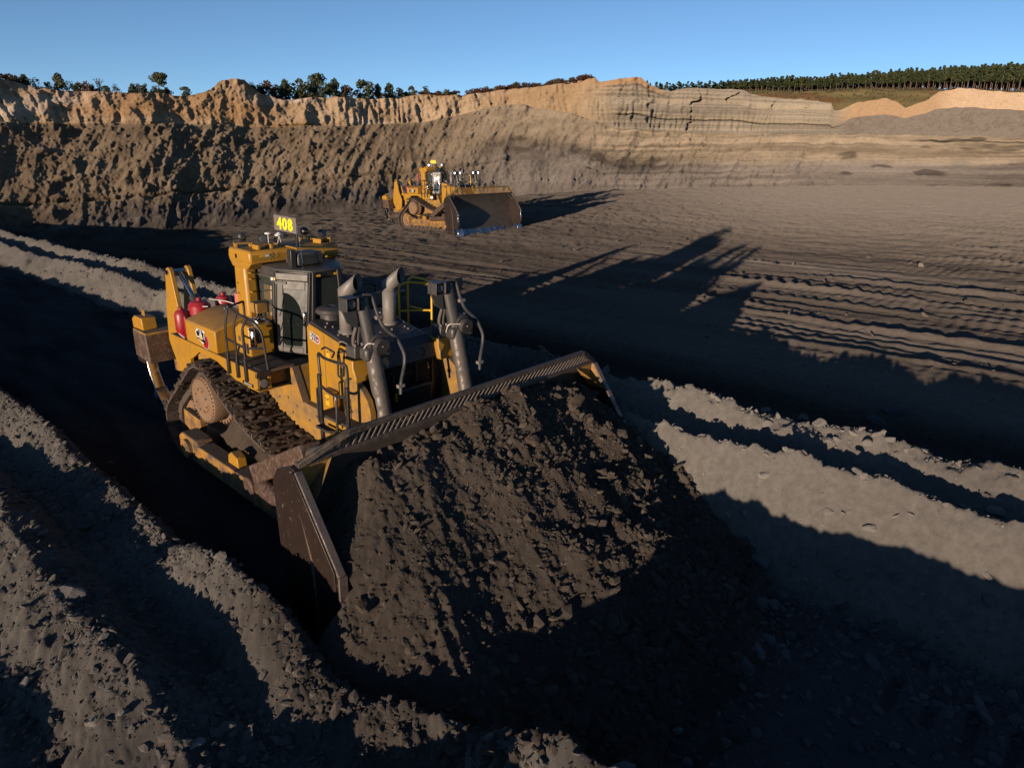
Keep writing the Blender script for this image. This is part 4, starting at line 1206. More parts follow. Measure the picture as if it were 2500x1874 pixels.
# ------------------------------------------------------------------ bulldozer
def hull_path(circles, n=400):
    """closed outline (x,z) around circles = convex hull, resampled with even spacing, as a chain round the wheels"""
    pts = []
    for cx, cz, r in circles:
        for k in range(160):
            a = 2*PI*k/160
            pts.append((cx+r*math.cos(a), cz+r*math.sin(a)))
    pts = sorted(set(pts))
    def half(ps):
        h = []
        for p in ps:
            while len(h) > 1 and (h[-1][0]-h[-2][0])*(p[1]-h[-2][1])-(h[-1][1]-h[-2][1])*(p[0]-h[-2][0]) <= 0: h.pop()
            h.append(p)
        return h
    lo = half(pts); up = half(pts[::-1])
    return np.array(lo[:-1]+up[:-1])

def resample(path, n):
    p = np.vstack([path, path[:1]])
    L = np.r_[0, np.cumsum(np.hypot(*np.diff(p, axis=0).T))]
    t = np.linspace(0, L[-1], n, endpoint=False)
    return np.c_[np.interp(t, L, p[:,0]), np.interp(t, L, p[:,1])], L[-1]

def make_dozer(number, label, loc, yaw, pitch, roll, loaded):
    root = link('bulldozer', None, label=label, cat='bulldozer', group='crawler bulldozers working in the pit')
    root.location = loc
    root.rotation_euler = (rad(roll), rad(pitch), rad(yaw))
    P = root
    r_ = random.Random(3 if loaded else 8)
    mud_y = 'yellow_mud'

    # ---- tracks
    wheels = [(2.12, 0.72, 0.62), (-2.38, 0.72, 0.62), (-1.17, 1.68, 0.68)]
    path = hull_path(wheels)
    dense, Ltot = resample(path, 1200)
    # the upper run between sprocket and front idler sags
    def sag(x, z):
        x0, x1 = -0.9, 2.2
        if z > 1.0 and x0 < x < x1:
            t = (x-x0)/(x1-x0)
            return z - 0.85*t*(1-t)*(1.5 if loaded else 0.55)
        return z
    dense = np.array([(x, sag(x, z)) for x, z in dense])
    NS = 42
    centres, _ = resample(dense, NS)
    pitch_len = _ / NS
    shoe_mb = MB()
    hw = 0.355; L2 = pitch_len*0.48
    hw = 0.43 if loaded else 0.38
    shoe_mb.box(-L2, L2, -hw, hw, -0.02, 0.025)
    shoe_mb.prism([(-L2+0.01,0.02),(-L2+0.07,0.02),(-L2+0.05,0.115),(-L2+0.02,0.115)], 'xz', -hw, hw)
    for s in (-1, 1):
        tr = MB()
        rings = []
        for i in range(NS*3):
            pass
        chain, _c = resample(dense, NS*2)
        cg = chain.mean(0)
        for yy in (-0.13, 0.13):
            rings = []
            for (x, z), nx in zip(chain, range(len(chain))):
                a = chain[(nx-1) % len(chain)]; b = chain[(nx+1) % len(chain)]
                t = (b-a)/np.hypot(*(b-a)); nrm = np.array([t[1], -t[0]])
                if np.dot(nrm, np.array([x,z])-cg) < 0: nrm = -nrm
                i0 = -nrm*0.15
                yc = s*1.45 + yy
                rings.append([(x,yc-0.04,z),(x,yc+0.04,z),(x+i0[0],yc+0.04,z+i0[1]),(x+i0[0],yc-0.04,z+i0[1])])
            rings.append(rings[0])
            tr.loft(rings, caps=False)
        track = build(tr, 'track_chain', 'track', P, smooth=0)
        me = None
        for i in range(NS):
            a = centres[(i-1) % NS]; b = centres[(i+1) % NS]
            t = (b-a)/np.hypot(*(b-a)); nrm = np.array([t[1], -t[0]])
            if np.dot(nrm, centres[i]-cg) < 0: nrm = -nrm; t = -t
            if me is None:
                o = build(shoe_mb, 'track_shoe', 'track', track, smooth=0)
                me = o.data
            else:
                o = link('track_shoe', me, track)
            x, z = centres[i]
            # local x along t, local z along nrm
            tx, tz = (nrm[1], -nrm[0])
            o.matrix_local = Matrix(((tx,0,nrm[0],x),(0,1,0,s*1.45),(tz,0,nrm[1],z),(0,0,0,1)))
        # sprocket with hub
        y0 = s*1.45
        sp = MB()
        teeth = []
        nt_ = 26
        for k in range(nt_*4):
            a = 2*PI*k/(nt_*4)
            r = 0.585 if k % 4 in (0,1) else 0.52
            teeth.append((-1.17+r*math.cos(a), 1.68+r*math.sin(a)))
        sp.prism(teeth, 'xz', y0-0.06, y0+0.06)
        spo = build(sp, 'sprocket', 'hub', P, smooth=0)
        hb = MB().lathe([(0.40,0.0),(0.47,0.02),(0.49,0.16),(0.49,0.36),(0.475,0.40),(0.44,0.415),(0.41,0.40),(0.27,0.405),(0.25,0.43),(0.20,0.44),(0.10,0.45),(0.02,0.46)], (-1.17, s*1.43, 1.68), (0, s, 0), 40)
        ho = build(hb, 'hub', 'hub', spo, smooth=30)
        bo = MB()
        for k in range(36):
            a = 2*PI*k/36
            c = Vector((-1.17+0.452*math.cos(a), s*1.845, 1.68+0.452*math.sin(a)))
            bo.cyl(c-Vector((0,s*0.03,0)), c+Vector((0,s*0.022,0)), 0.016, n=6)
        for k in range(8):
            a = 2*PI*(k+.5)/8
            c = Vector((-1.17+0.225*math.cos(a), s*1.87, 1.68+0.225*math.sin(a)))
            bo.cyl(c-Vector((0,s*0.03,0)), c+Vector((0,s*0.02,0)), 0.02, n=6)
        build(bo, 'hub_bolts', 'hub', spo, smooth=0, kind='stuff')
        for cx in (2.12, -2.38):
            idl = MB().lathe([(0.02,-0.13),(0.30,-0.13),(0.34,-0.05),(0.48,-0.07),(0.52,-0.07),(0.52,0.07),(0.48,0.07),(0.34,0.05),(0.30,0.13),(0.02,0.13)], (cx, y0, 0.72), (0,1,0), 36)
            build(idl, 'idler_wheel', 'hub', P, smooth=30)
        for k in range(8):
            x = -1.72 + k*0.47
            rl = MB().lathe([(0.02,-0.27),(0.20,-0.27),(0.20,-0.2),(0.16,-0.18),(0.16,0.18),(0.20,0.2),(0.20,0.27),(0.10,0.28),(0.02,0.29)], (x, y0, 0.36), (0,1,0), 18)
            build(rl, 'track_roller', 'track', P)
        # roller frame and guards
        fr = MB()
        fr.prism([(-2.35,0.60),(-2.45,0.86),(-2.1,1.02),(-1.4,1.0),(1.5,0.98),(2.25,0.86),(2.3,0.62),(1.9,0.5),(-2.0,0.5)], 'xz', s*1.2, s*1.68)
        fo = build(fr, 'roller_frame', mud_y, P, bevel=0.03)
        gd = MB().prism([(-1.95,0.36),(-1.95,0.52),(2.0,0.52),(2.0,0.36)], 'xz', s*1.66, s*1.73)
        build(gd, 'roller_guard', mud_y, fo, bevel=0.015)
        for k in range(3):
            x = -1.85 - 0.0 + k*0.0
        # yellow chunk at the rear of the frame
        ck = MB().prism([(-2.3,0.82),(-2.25,1.18),(-1.55,1.12),(-1.5,0.75),(-1.75,0.62)], 'xz', s*1.66, s*1.80)
        build(ck, 'rear_frame_plate', mud_y, fo, bevel=0.02)
        # packed dirt lying on the frame under the upper run
        nx, ny = 90, 22
        vs = []; fs = []
        for i in range(nx):
            x = -0.75 + 2.75*i/(nx-1)
            for j in range(ny):
                t = j/(ny-1)
                y = s*(1.80 - 0.66*t)
                zt = sag(x, 2.36-0.29*(x+1.2)) - 0.17 if loaded else 1.25
                z = 1.0 + (zt-1.0)*min(1, t*1.5)*(1 if x > -0.5 else (x+0.75)/0.25*0.9+0.1)
                z += 0.10*float(fbm(np.array([x*3.0]),np.array([t*2.0]),4,31)[0])+r_.uniform(-0.012,0.012)
                vs.append((x,y,z))
        for i in range(nx-1):
            for j in range(ny-1):
                a = i*ny+j
                fs.append((a,a+1,a+ny+1,a+ny))
        build(MB().add(vs,fs), 'packed_dirt', 'mud', fo, smooth=60, kind='stuff')
        # mud caked on the shoes of the upper run
        if loaded or True:
            mm = MB()
            for k in range(2000 if loaded else 90):
                i = r_.randrange(1200)
                x, z = dense[i]
                if z < 0.75: continue
                a = dense[(i-6) % 1200]; b = dense[(i+6) % 1200]
                t = (b-a)/np.hypot(*(b-a)); nrm = np.array([t[1], -t[0]])
                if np.dot(nrm, dense[i]-cg) < 0: nrm = -nrm
                y = s*(1.45 + r_.uniform(-0.43, 0.41)); r = r_.uniform(0.04, 0.14)*(1.0 if r_.random() < 0.35 else 0.6)
                rock_shape(mm, (x+nrm[0]*0.05, y, z+nrm[1]*0.05), (r*1.2, r*1.5, r*0.5), r_)
            build(mm, 'caked_mud', 'mud', track, smooth=75, kind='stuff', fix=False)

    # ---- push arms outside the tracks
    for s in (-1, 1):
        a = MB()
        a.prism([(-1.45,0.62),(-1.5,0.95),(-1.35,1.06),(-0.75,1.05),(-0.7,0.95),(2.9,0.92),(3.9,0.75),(4.3,0.7),(4.3,0.35),(3.6,0.42),(2.4,0.48),(-0.6,0.55)], 'xz', s*1.93, s*2.27)
        ao = build(a, 'push_arm', mud_y, P, bevel=0.03)
        t = MB().cyl((-1.1, s*1.7, 0.8), (-1.1, s*2.34, 0.8), 0.19, n=20)
        build(t, 'trunnion', mud_y, ao)
        b = MB().prism([(0.30,0.9),(0.33,1.10),(0.45,1.19),(0.66,1.12),(0.7,0.9)], 'xz', s*1.97, s*2.15)
        build(b, 'arm_bracket', 'yellow', ao, bevel=0.015)
        # diagonal brace / tilt cylinder from arm to the top of the blade
        br = MB().beam((1.62, s*2.2, 1.22), (3.55, s*2.35, 2.30), 0.36, 0.34)
        bo = build(br, 'brace_guard', 'rust', P, bevel=0.025)
        ey = MB().cyl((1.55, s*2.0, 1.0), (1.55, s*2.42, 1.0), 0.17, n=18)
        build(ey, 'brace_pin', 'rust', bo)
        rd = MB().cyl((3.4, s*2.34, 2.2), (4.3, s*2.40, 2.62), 0.12, n=16)
        build(rd, 'tilt_rod', 'rod', bo)
        lw = MB().cyl((1.45, s*2.2, 0.98), (4.3, s*2.55, 1.2), 0.17, n=16)
        build(lw, 'lower_brace', 'rust', P)

    # ---- main frame
    h = MB().prism([(-2.7,0.95),(-2.7,2.35),(-0.6,2.55),(0.4,2.55),(0.4,2.68),(0.84,2.68),(1.14,2.06),(3.05,2.0),(3.05,0.95)], 'xz', -0.98, 0.98)
    hf = build(h, 'main_frame', 'yellow_dusty', P, bevel=0.02)
    bl = MB()
    for x, z in ((0.15,2.2),(0.3,1.95),(0.62,2.02),(0.9,1.92),(1.3,1.75),(1.55,1.9),(1.8,1.7),(0.75,1.75)):
        for s in (-1,1):
            bl.cyl((x,s*0.975,z),(x,s*0.995,z),0.025,n=8)
    build(bl, 'frame_bolts', 'brown_plate', hf, kind='stuff')
    sl = MB().add([(0.85,-1.0,2.69),(1.15,-1.0,2.065),(1.15,-0.86,2.065),(0.85,-0.86,2.69)], [(0,1,2,3)])
    build(sl, 'sloped_tread', 'brown_plate', hf, smooth=0)

    # ---- fenders / decks
    for s in (-1, 1):
        poly = [(-2.62,2.74),(-2.62,2.66),(-2.30,2.52),(-1.92,2.38),(-1.74,2.38),(-1.34,2.62),(-0.62,2.60),(0.04,2.40),(0.70,2.385),(0.86,2.42),(0.86,2.74)]
        f = MB().prism(poly, 'xz', s*1.66, s*1.715)
        fo = build(f, 'fender', 'yellow', P, bevel=0.008)
        dk = MB()
        dk.prism([(-2.62,s*0.95),(-2.62,s*1.66),(0.855,s*1.66),(0.855,s*0.95)], 'xy', 2.69, 2.735)
        build(dk, 'deck_plate', 'brown_plate', fo, bevel=0.006)
        tp = MB().box(-0.42, 0.80, min(s*1.04,s*1.60), max(s*1.04,s*1.60), 2.738, 2.75)
        build(tp, 'tread_mat', 'tread', fo)
        fa = MB().box(0.80, 0.862, min(s*1.44,s*1.715), max(s*1.44,s*1.715), 2.62, 2.737)
        build(fa, 'fender_nose', 'black', fo, bevel=0.008)
        rc = MB().box(0.6, 0.85, min(s*1.50,s*1.65), max(s*1.50,s*1.65), 2.40, 2.62)
        build(rc, 'lamp_recess', 'void', fo)
        rp = MB().box(0.82, 0.862, min(s*1.44,s*1.50), max(s*1.44,s*1.50), 2.40, 2.62)
        build(rp, 'recess_post', 'yellow', fo, bevel=0.005)
        bt = MB().box(0.5, 0.90, min(s*1.44,s*1.715), max(s*1.44,s*1.715), 2.375, 2.40)
        build(bt, 'recess_sill', 'yellow', fo, bevel=0.005)
        lm = MB().lathe([(0.02,0),(0.05,0.01),(0.075,0.06),(0.08,0.09),(0.02,0.095)], (0.80, s*1.60, 2.52), (1,0,0), 18)
        build(lm, 'fender_lamp', 'lens' if loaded else 'lit', fo)
        sb = MB().box(0.10, 0.62, min(s*0.98,s*1.40), max(s*0.98,s*1.40), 2.36, 2.69)
        build(sb, 'step_box', 'yellow_dusty', fo, bevel=0.012)
        lp = MB().box(0.10, 0.72, min(s*0.98,s*1.42), max(s*0.98,s*1.42), 2.31, 2.345)
        build(lp, 'step_lip', 'brown_plate', fo, bevel=0.006)

    # ---- fuel tank on the right, hydraulic tank on the left
    for s in (-1, 1):
        pr = [(s*1.70,2.74),(s*1.70,3.17),(s*1.66,3.20),(s*1.12,3.36),(s*0.8,3.36),(s*0.8,2.74)]
        t = MB().prism(pr, 'yz', -1.88, -0.62)
        to = build(t, 'fuel_tank' if s < 0 else 'hydraulic_tank', 'yellow', P, bevel=0.025)
        cap = MB().lathe([(0.07,0),(0.07,0.05),(0.02,0.06)], (-1.5, s*1.0, 3.36), n=16)
        build(cap, 'filler_cap', 'black', to)
        # logo plate: black and red badge with white letters
        if s < 0:
            if loaded:
                flat([(-0.23,0.155),(0.12,0.155),(0.13,0.08),(0.24,0.05),(0.285,-0.06),(0.22,-0.2),(0.06,-0.2),(0.02,-0.13),(-0.13,-0.07),(-0.21,-0.07)], 'logo_badge', 'white', to, (-1.18,-1.7015,2.955), (1,0,0), (0,0,1), 0.002)
                flat([(0.10,0.085),(0.235,0.045),(0.275,-0.06),(0.215,-0.19),(0.07,-0.19),(0.03,-0.125),(0.16,-0.06)], 'logo_panel', 'decal_red', to, (-1.18,-1.7015,2.955), (1,0,0), (0,0,1), 0.004)
                flat([(-0.22,0.145),(0.115,0.145),(0.15,-0.06),(0.16,-0.115),(-0.12,-0.06),(-0.20,-0.06)], 'logo_ground', 'decal_black', to, (-1.18,-1.7015,2.955), (1,0,0), (0,0,1), 0.006)
                place_text('CAT', 0.175, 'white', to, (-1.205,-1.712,3.015), (1,0,0), (0,0,1), sx=0.84, bold=0.016, spacing=1.06)
                flat([(-0.06,-0.04),(0.06,-0.04),(0.0,0.035)], 'logo_triangle', 'decal_yellow', to, (-1.195,-1.7015,2.955), (1,0,0), (0,0,1), 0.0125)
            else:
                flat([(-0.36,0.12),(0.32,0.12),(0.32,-0.12),(-0.36,-0.12)], 'logo_ground', 'decal_black', to, (-1.25,-1.7015,2.96), (1,0,0), (0,0,1), 0.003)
                place_text('CAT', 0.19, 'white', to, (-1.25,-1.708,2.97), (1,0,0), (0,0,1), sx=0.85, bold=0.03)
                flat([(-0.06,-0.05),(0.075,-0.05),(0.005,0.035)], 'logo_triangle', 'decal_yellow', to, (-1.245,-1.7015,2.915), (1,0,0), (0,0,1), 0.0085)
    # ---- boxes between tank and cab
    for s in (-1, 1):
        b = MB()
        b.prism([(-0.56,2.74),(-0.56,3.22),(-0.34,3.36),(0.0,3.34),(0.0,2.74)], 'xz', s*0.82, s*1.34)
        bo = build(b, 'side_cabinet', 'yellow', P, bevel=0.035)
        if s < 0:
            for k in range(2):
                x = -0.21 + k*0.10
                build(MB().box(x, x+0.06, -1.352, -1.335, 2.80, 3.0), 'cabinet_slot', 'void', bo, bevel=0.004)
            build(MB().box(-0.40,-0.33,-1.35,-1.338,3.0,3.09), 'switch_plate', 'cabgrey', bo)
            fm = MB()
            for k in range(9):
                x = -0.40+0.04*k; y = -0.92-0.05*(k % 4)
                rr = r_.uniform(0.02,0.05)
                fm.cyl((x,y,3.34),(x,y,3.40+r_.uniform(0,0.06)), rr, n=10)
            fm.tube(fillet([(-0.42,-1.2,3.33),(-0.3,-1.15,3.42),(-0.1,-0.95,3.42),(-0.02,-0.9,3.36)],0.08),0.018)
            fm.tube(fillet([(-0.45,-1.0,3.33),(-0.3,-0.95,3.45),(-0.12,-1.15,3.43),(-0.05,-1.1,3.36)],0.08),0.015)
            build(fm, 'valve_fittings', 'chrome', bo)
            ca = MB().lathe([(0.02,0),(0.055,0.01),(0.06,0.03),(0.06,0.27),(0.045,0.30),(0.045,0.33),(0.07,0.335),(0.07,0.37),(0.03,0.39)], (0.16,-1.34,2.98), n=20)
            build(ca, 'accumulator_bottle', 'chrome', bo)
            cb = MB().box(0.12,0.20,-1.29,-1.2,3.05,3.3)
            build(cb, 'bottle_bracket', 'black', bo)
    # ---- red fire suppression bottles behind the tank, pale hoses
    if loaded:
        rb = MB()
        for x, y, z0, z1, r in ((-2.16,-1.24,2.74,3.46,0.22),(-2.24,-1.60,2.80,3.30,0.135),(-2.15,-0.72,2.9,3.5,0.17)):
            b = MB().lathe([(0.02,0),(r*0.8,0.02),(r,0.08),(r,z1-z0-0.1),(r*0.75,z1-z0-0.03),(0.05,z1-z0),(0.05,z1-z0+0.05),(0.02,z1-z0+0.055)], (x,y,z0), n=22)
            build(b, 'fire_bottle', 'red', P)
        q = MB().prism([(-2.4,2.74),(-2.3,3.1),(-2.05,3.2),(-2.0,2.74)], 'xz', -1.62, -1.57)
        q.prism([(-2.36,2.74),(-2.3,2.95),(-2.1,3.0),(-2.0,2.74)], 'xz', -1.4, -1.35)
        build(q, 'bottle_frame', 'red', P, bevel=0.01)
        hz = MB()
        hz.tube(fillet([(-2.3,-1.62,3.25),(-2.42,-1.66,3.0),(-2.25,-1.7,2.82),(-1.95,-1.71,2.78)],0.15),0.012)
        hz.tube(fillet([(-2.3,-1.62,3.2),(-2.2,-1.4,3.3),(-2.0,-1.3,3.36),(-1.86,-1.2,3.37)],0.15),0.012)
        hz.tube(fillet([(-2.3,-1.5,3.22),(-2.25,-1.1,3.46),(-1.95,-0.8,3.42),(-1.2,-0.72,3.4)],0.15),0.012)
        build(hz, 'suppression_hose', 'cable', P)
        build(MB().box(-1.42,-1.30,-0.84,-0.72,3.45,3.68), 'alarm_box', 'pink', P, bevel=0.02)
    else:
        e = MB()
        for z in (3.62, 3.92):
            e.lathe([(0.02,0),(0.075,0.01),(0.08,0.05),(0.08,0.24),(0.03,0.28),(0.03,0.32)], (-1.28,-1.05,z), n=16)
        build(e, 'fire_bottle', 'red', P)
        rb = MB().lathe([(0.02,0),(0.12,0.02),(0.13,0.1),(0.13,0.5),(0.04,0.58)], (-2.05,-1.5,2.75), n=16)
        build(rb, 'fire_bottle', 'red', P)

    # ---- roll-over canopy: posts and cross beam
    for s in (-1, 1):
        p = MB()
        y0, y1 = s*0.72, s*0.985
        p.prism([(-1.03,2.74),(-1.05,3.9),(-1.03,4.42),(-0.62,4.42),(-0.60,3.42),(-0.66,2.74)], 'xz', y0, y1)
        po = build(p, 'canopy_post', 'yellow', P, bevel=0.06)
        bl = MB()
        for z in (4.22,4.1,3.85,3.6,3.5):
            bl.cyl((-0.63,s*0.9,z),(-0.52,s*0.9,z),0.016,n=8)
        build(bl, 'post_studs', 'yellow', po, kind='stuff')
        if s < 0:
            jb = MB().box(-0.62,-0.34,-0.95,-0.72,3.46,3.66)
            build(jb, 'junction_box', 'yellow_dusty', po, bevel=0.012)
            st = MB()
            for z in (3.98, 3.78):
                st.box(-0.95,-0.88,-0.989,-0.986,z,z+0.018)
            build(st, 'post_stencil', 'decal_black', po)
    cb = MB()
    sec = [(-1.20,4.46),(-1.17,4.63),(-1.12,4.665),(-0.40,4.665),(-0.35,4.63),(-0.34,4.42),(-0.6,4.40),(-1.06,4.40)]
    cb.prism(sec, 'xz', -0.995, 0.995)
    co = build(cb, 'canopy_beam', 'yellow', P, bevel=0.045)
    for s in (-1, 1):
        lk = MB().prism([(-1.19,4.47),(-1.05,4.30),(-0.50,4.30),(-0.345,4.43)], 'xz', s*0.71, s*0.99)
        build(lk, 'beam_gusset', 'yellow', co, bevel=0.02)
    if loaded:
        sk = MB().box(-0.9,-0.83,-1.0,-0.996,4.48,4.56)
        build(sk, 'side_stencil', 'decal_black', co)
        build(MB().box(-0.339,-0.335,-0.80,-0.71,4.54,4.58), 'yellow_sticker', 'decal_yellow', co)
        build(MB().box(-0.339,-0.335,-0.69,-0.60,4.54,4.58), 'white_sticker', 'white', co)
        place_text('RF', 0.15, 'chalk', co, (-0.3335,-0.50,4.535), (0,1,0), (0,0,1), sx=0.8, bold=-0.018, spacing=1.3, name='chalk_mark')
    # work lights, antennas on the canopy
    def roof_light(x, y, z, facing, lit, nm='roof_light'):
        c, s_ = math.cos(facing), math.sin(facing)
        br = MB()
        br.box(-0.12,0.10,-0.16,-0.11,0,0.09); br.box(-0.12,0.10,0.11,0.16,0,0.09); br.box(-0.14,0.02,-0.17,0.17,0.07,0.09)
        def rot(mb):
            mb.v = [(x+a*c-b*s_, y+a*s_+b*c, z+h) for a,b,h in mb.v]; return mb
        o = build(rot(br), nm, 'yellow', co, bevel=0.006)
        hd = MB().lathe([(0.04,-0.09),(0.075,-0.06),(0.085,0.0),(0.085,0.03),(0.02,0.031)], (0.0,0,0.19), (1,0,0), 18)
        build(rot(hd), 'lamp_housing', 'black', o)
        ln = MB().lathe([(0.02,0.032),(0.075,0.032),(0.07,0.038),(0.02,0.04)], (0.0,0,0.19), (1,0,0), 18)
        build(rot(ln), 'lamp_lens', 'lit' if lit else 'lens', o)
    roof_light(-0.98,-0.78,4.665, 2.8, False)
    roof_light(-1.0,0.62,4.665, 2.9, False)
    roof_light(-0.55,0.75,4.665, 0.2, not loaded)
    roof_light(-0.50,-0.62,4.665, 0.0, not loaded)
    an = MB()
    an.cyl((-0.85,-0.30,4.66),(-0.85,-0.30,4.88),0.008,n=6).lathe([(0.02,0),(0.065,0.005),(0.06,0.03),(0.02,0.04)],(-0.85,-0.30,4.88),n=14)
    build(an, 'disc_antenna', 'white', co)
    an = MB()
    for dx in (-0.03,0.03):
        an.cyl((-0.75+dx,-0.12+dx,4.66),(-0.75,-0.12,4.85),0.006,n=5)
    an.lathe([(0.085,0),(0.085,0.015),(0.02,0.065)],(-0.75,-0.12,4.85),n=14)
    build(an, 'dome_antenna', 'white', co)
    # number board on two posts, facing the right side of the machine
    bk = MB().box(-0.92,-0.08,-0.16,-0.06,4.668,4.69)
    sgn = build(bk, 'number_sign', 'yellow', co, bevel=0.005)
    for x in (-0.84, -0.16):
        build(MB().box(x-0.03,x+0.03,-0.105,-0.075,4.69,5.0), 'sign_post', 'black', sgn, bevel=0.005)
    bd = MB().box(-0.89,-0.10,-0.125,-0.107,4.95,5.25)
    build(bd, 'sign_board', 'sign_grey', sgn, bevel=0.004)
    place_text(number, 0.235 if loaded else 0.27, 'sign_yellow', sgn, (-0.495,-0.1295,5.10), (1,0,0), (0,0,1), sx=1.10, bold=0.03, name='sign_number', spacing=1.14)

    # ---- cab
    zb, zt = 2.74, 4.34
    base = [(-1.0,-0.70),(-0.04,-0.76),(0.56,-0.46),(0.62,-0.38),(0.62,0.38),(0.56,0.46),(-0.04,0.76),(-1.0,0.70)]
    tops = [(-0.80,-0.69),(0.02,-0.68),(0.585,-0.315),(0.62,-0.27),(0.62,0.27),(0.585,0.315),(0.02,0.68),(-0.80,0.69)]
    tmap = dict(zip(base, tops))
    def at(p, z):
        t = (z-zb)/(zt-zb); q = tmap[(p[0],p[1])]
        return (p[0]+(q[0]-p[0])*t, p[1]+(q[1]-p[1])*t, z)
    # lower shell
    sh = MB().loft([[at(p,zb) for p in base],[at(p,3.12) for p in base]])
    cab = build(sh, 'cab', 'black', P, bevel=0.01)
    # pillars
    def strip(p, w1, q, w2):
        pass
    pl = MB()
    for p in base:
        pl.beam(at(p,3.1), at(p,zt), 0.075, 0.075, up=(0,1,0))
    build(pl, 'cab_pillars', 'black', cab, bevel=0.01)
    hd = MB().loft([[at(p,4.22) for p in base],[at(p,zt) for p in base]])
    build(hd, 'cab_header', 'black', cab, bevel=0.01)
    def outset(p, k): return (p[0]*(1+k*1.2), p[1]*(1+k*1.2))
    rf = MB().loft([[(*outset(at(p,zt)[:2],0.04),zt-0.02) for p in base],[(*outset(at(p,zt)[:2],0.05),zt+0.02) for p in base],[(*outset(at(p,zt)[:2],-0.02),zt+0.05) for p in base]])
    rfo = build(rf, 'cab_roof', 'grey', cab, bevel=0.012)
    ac = MB().loft([[(0.15,-0.28,4.40),(0.75,-0.28,4.40),(0.75,0.40,4.40),(0.15,0.40,4.40)],[(0.18,-0.26,4.62),(0.72,-0.26,4.64),(0.72,0.36,4.64),(0.18,0.36,4.62)]])
    ac.v = [(0.32+(x-0.75)*0.75,-0.10+y*0.86-0.05,z+0.02) for x,y,z in ac.v]
    aco = build(ac, 'cooling_unit', 'grey', rfo, bevel=0.03)
    lv = MB()
    for k in range(6):
        z = 4.42+0.032*k
        lv.box(0.318,0.33,-0.36,0.16,z+0.02,z+0.03)
    build(lv, 'cooling_louvres', 'black', aco)
    bx = MB().box(0.16,0.30,-0.52,-0.41,4.38,4.73)
    build(bx, 'antenna_box', 'black', rfo, bevel=0.012)
    wh = MB().cyl((0.42,-0.36,4.37),(0.42,-0.36,4.50),0.014,n=8).cyl((0.42,-0.36,4.50),(0.30,-0.36,5.2),0.0045,n=5)
    build(wh, 'whip_antenna', 'chrome', rfo)
    # glazing panels between pillars
    def pane(p, q, z0, z1, m, name, inset=0.0, off=0.0, par=cab, mar=0.05):
        a = Vector(at(p,z0)); b = Vector(at(q,z0)); c = Vector(at(q,z1)); d = Vector(at(p,z1))
        e = (b-a).normalized(); nrm = e.cross((d-a).normalized()).normalized()
        if nrm.dot(Vector((a.x+0.1,a.y,0))) < 0: nrm = -nrm
        o = nrm*off
        a2 = a+e*mar+o; b2 = b-e*mar+o; c2 = c-e*mar+o; d2 = d+e*mar+o
        k = nrm*0.008
        mb = MB().add([a2,b2,c2,d2,a2-k,b2-k,c2-k,d2-k], [(0,1,2,3),(7,6,5,4),(0,4,5,1),(1,5,6,2),(2,6,7,3),(3,7,4,0)])
        return build(mb, name, m, par, smooth=0), (a+o,b+o,c+o,d+o,nrm)
    for s in (-1, 1):
        b_ = [(x, s*abs(y)) for x, y in base[:4]]
        # rear side window in a grey frame
        wf, (a,b,c,d_,nrm) = pane(b_[0], b_[1], 3.12, 4.18, 'glass', 'side_window', off=0.0)
        fr = MB()
        ce = [a*0.93+b*0.07, b*0.93+a*0.07, c*0.93+d_*0.07, d_*0.93+c*0.07]
        ce = [p + nrm*0.01 for p in ce]
        fr.tube(fillet([ce[0]*0.5+ce[1]*0.5]+[ce[1],ce[2],ce[3],ce[0]]+[ce[0]*0.5+ce[1]*0.5],0.12), 0.028, 8)
        build(fr, 'window_frame', 'cabgrey', wf)
        lo = MB()
        pa, pb = Vector(at(b_[0],zb)), Vector(at(b_[1],zb)); pc, pd = Vector(at(b_[1],3.12)), Vector(at(b_[0],3.12))
        k = nrm*0.012
        lo.add([pa+k,pb+k,pc+k,pd+k],[(0,1,2,3)])
        build(lo, 'lower_panel', 'cabgrey', cab, smooth=0)
        up_ = MB()
        pa, pb = Vector(at(b_[0],4.18)), Vector(at(b_[1],4.18)); pc, pd = Vector(at(b_[1],zt)), Vector(at(b_[0],zt))
        up_.add([pa+k,pb+k,pc+k,pd+k],[(0,1,2,3)])
        build(up_, 'header_panel', 'grey', cab, smooth=0)
        # door: grey frame, big dusty glass with swept arc, handle, hinges
        A, B = b_[1], b_[2]
        a = Vector(at(A,zb+0.03)); b = Vector(at(B,zb+0.03)); c = Vector(at(B,4.16)); d_ = Vector(at(A,4.16))
        e = (b-a).normalized(); nrm = e.cross((d_-a).normalized()).normalized()
        if nrm.y*s < 0: nrm = -nrm
        def dp(u_, v_, off=0.0):
            p = (a*(1-u_)+b*u_)*(1-v_) + (d_*(1-u_)+c*u_)*v_
            return p + nrm*off
        dr = MB()
        def panelq(u0,u1,v0,v1,o0,o1):
            vs = [dp(u0,v0,o0),dp(u1,v0,o0),dp(u1,v1,o0),dp(u0,v1,o0),dp(u0,v0,o1),dp(u1,v0,o1),dp(u1,v1,o1),dp(u0,v1,o1)]
            return vs, [(0,3,2,1),(4,5,6,7),(0,1,5,4),(1,2,6,5),(2,3,7,6),(3,0,4,7)]
        for q in ((0.05,0.23,0.0,1.0),(0.90,0.985,0.0,1.0),(0.23,0.90,0.0,0.075),(0.23,0.90,0.88,1.0)):
            dr.add(*panelq(*q, 0.005, 0.05))
        do = build(dr, 'door', 'cabgrey', cab, bevel=0.01)
        gp = MB().add(*panelq(0.22,0.91,0.06,0.89,0.015,0.025))
        build(gp, 'door_glass', 'glass_dusty', do, smooth=0)
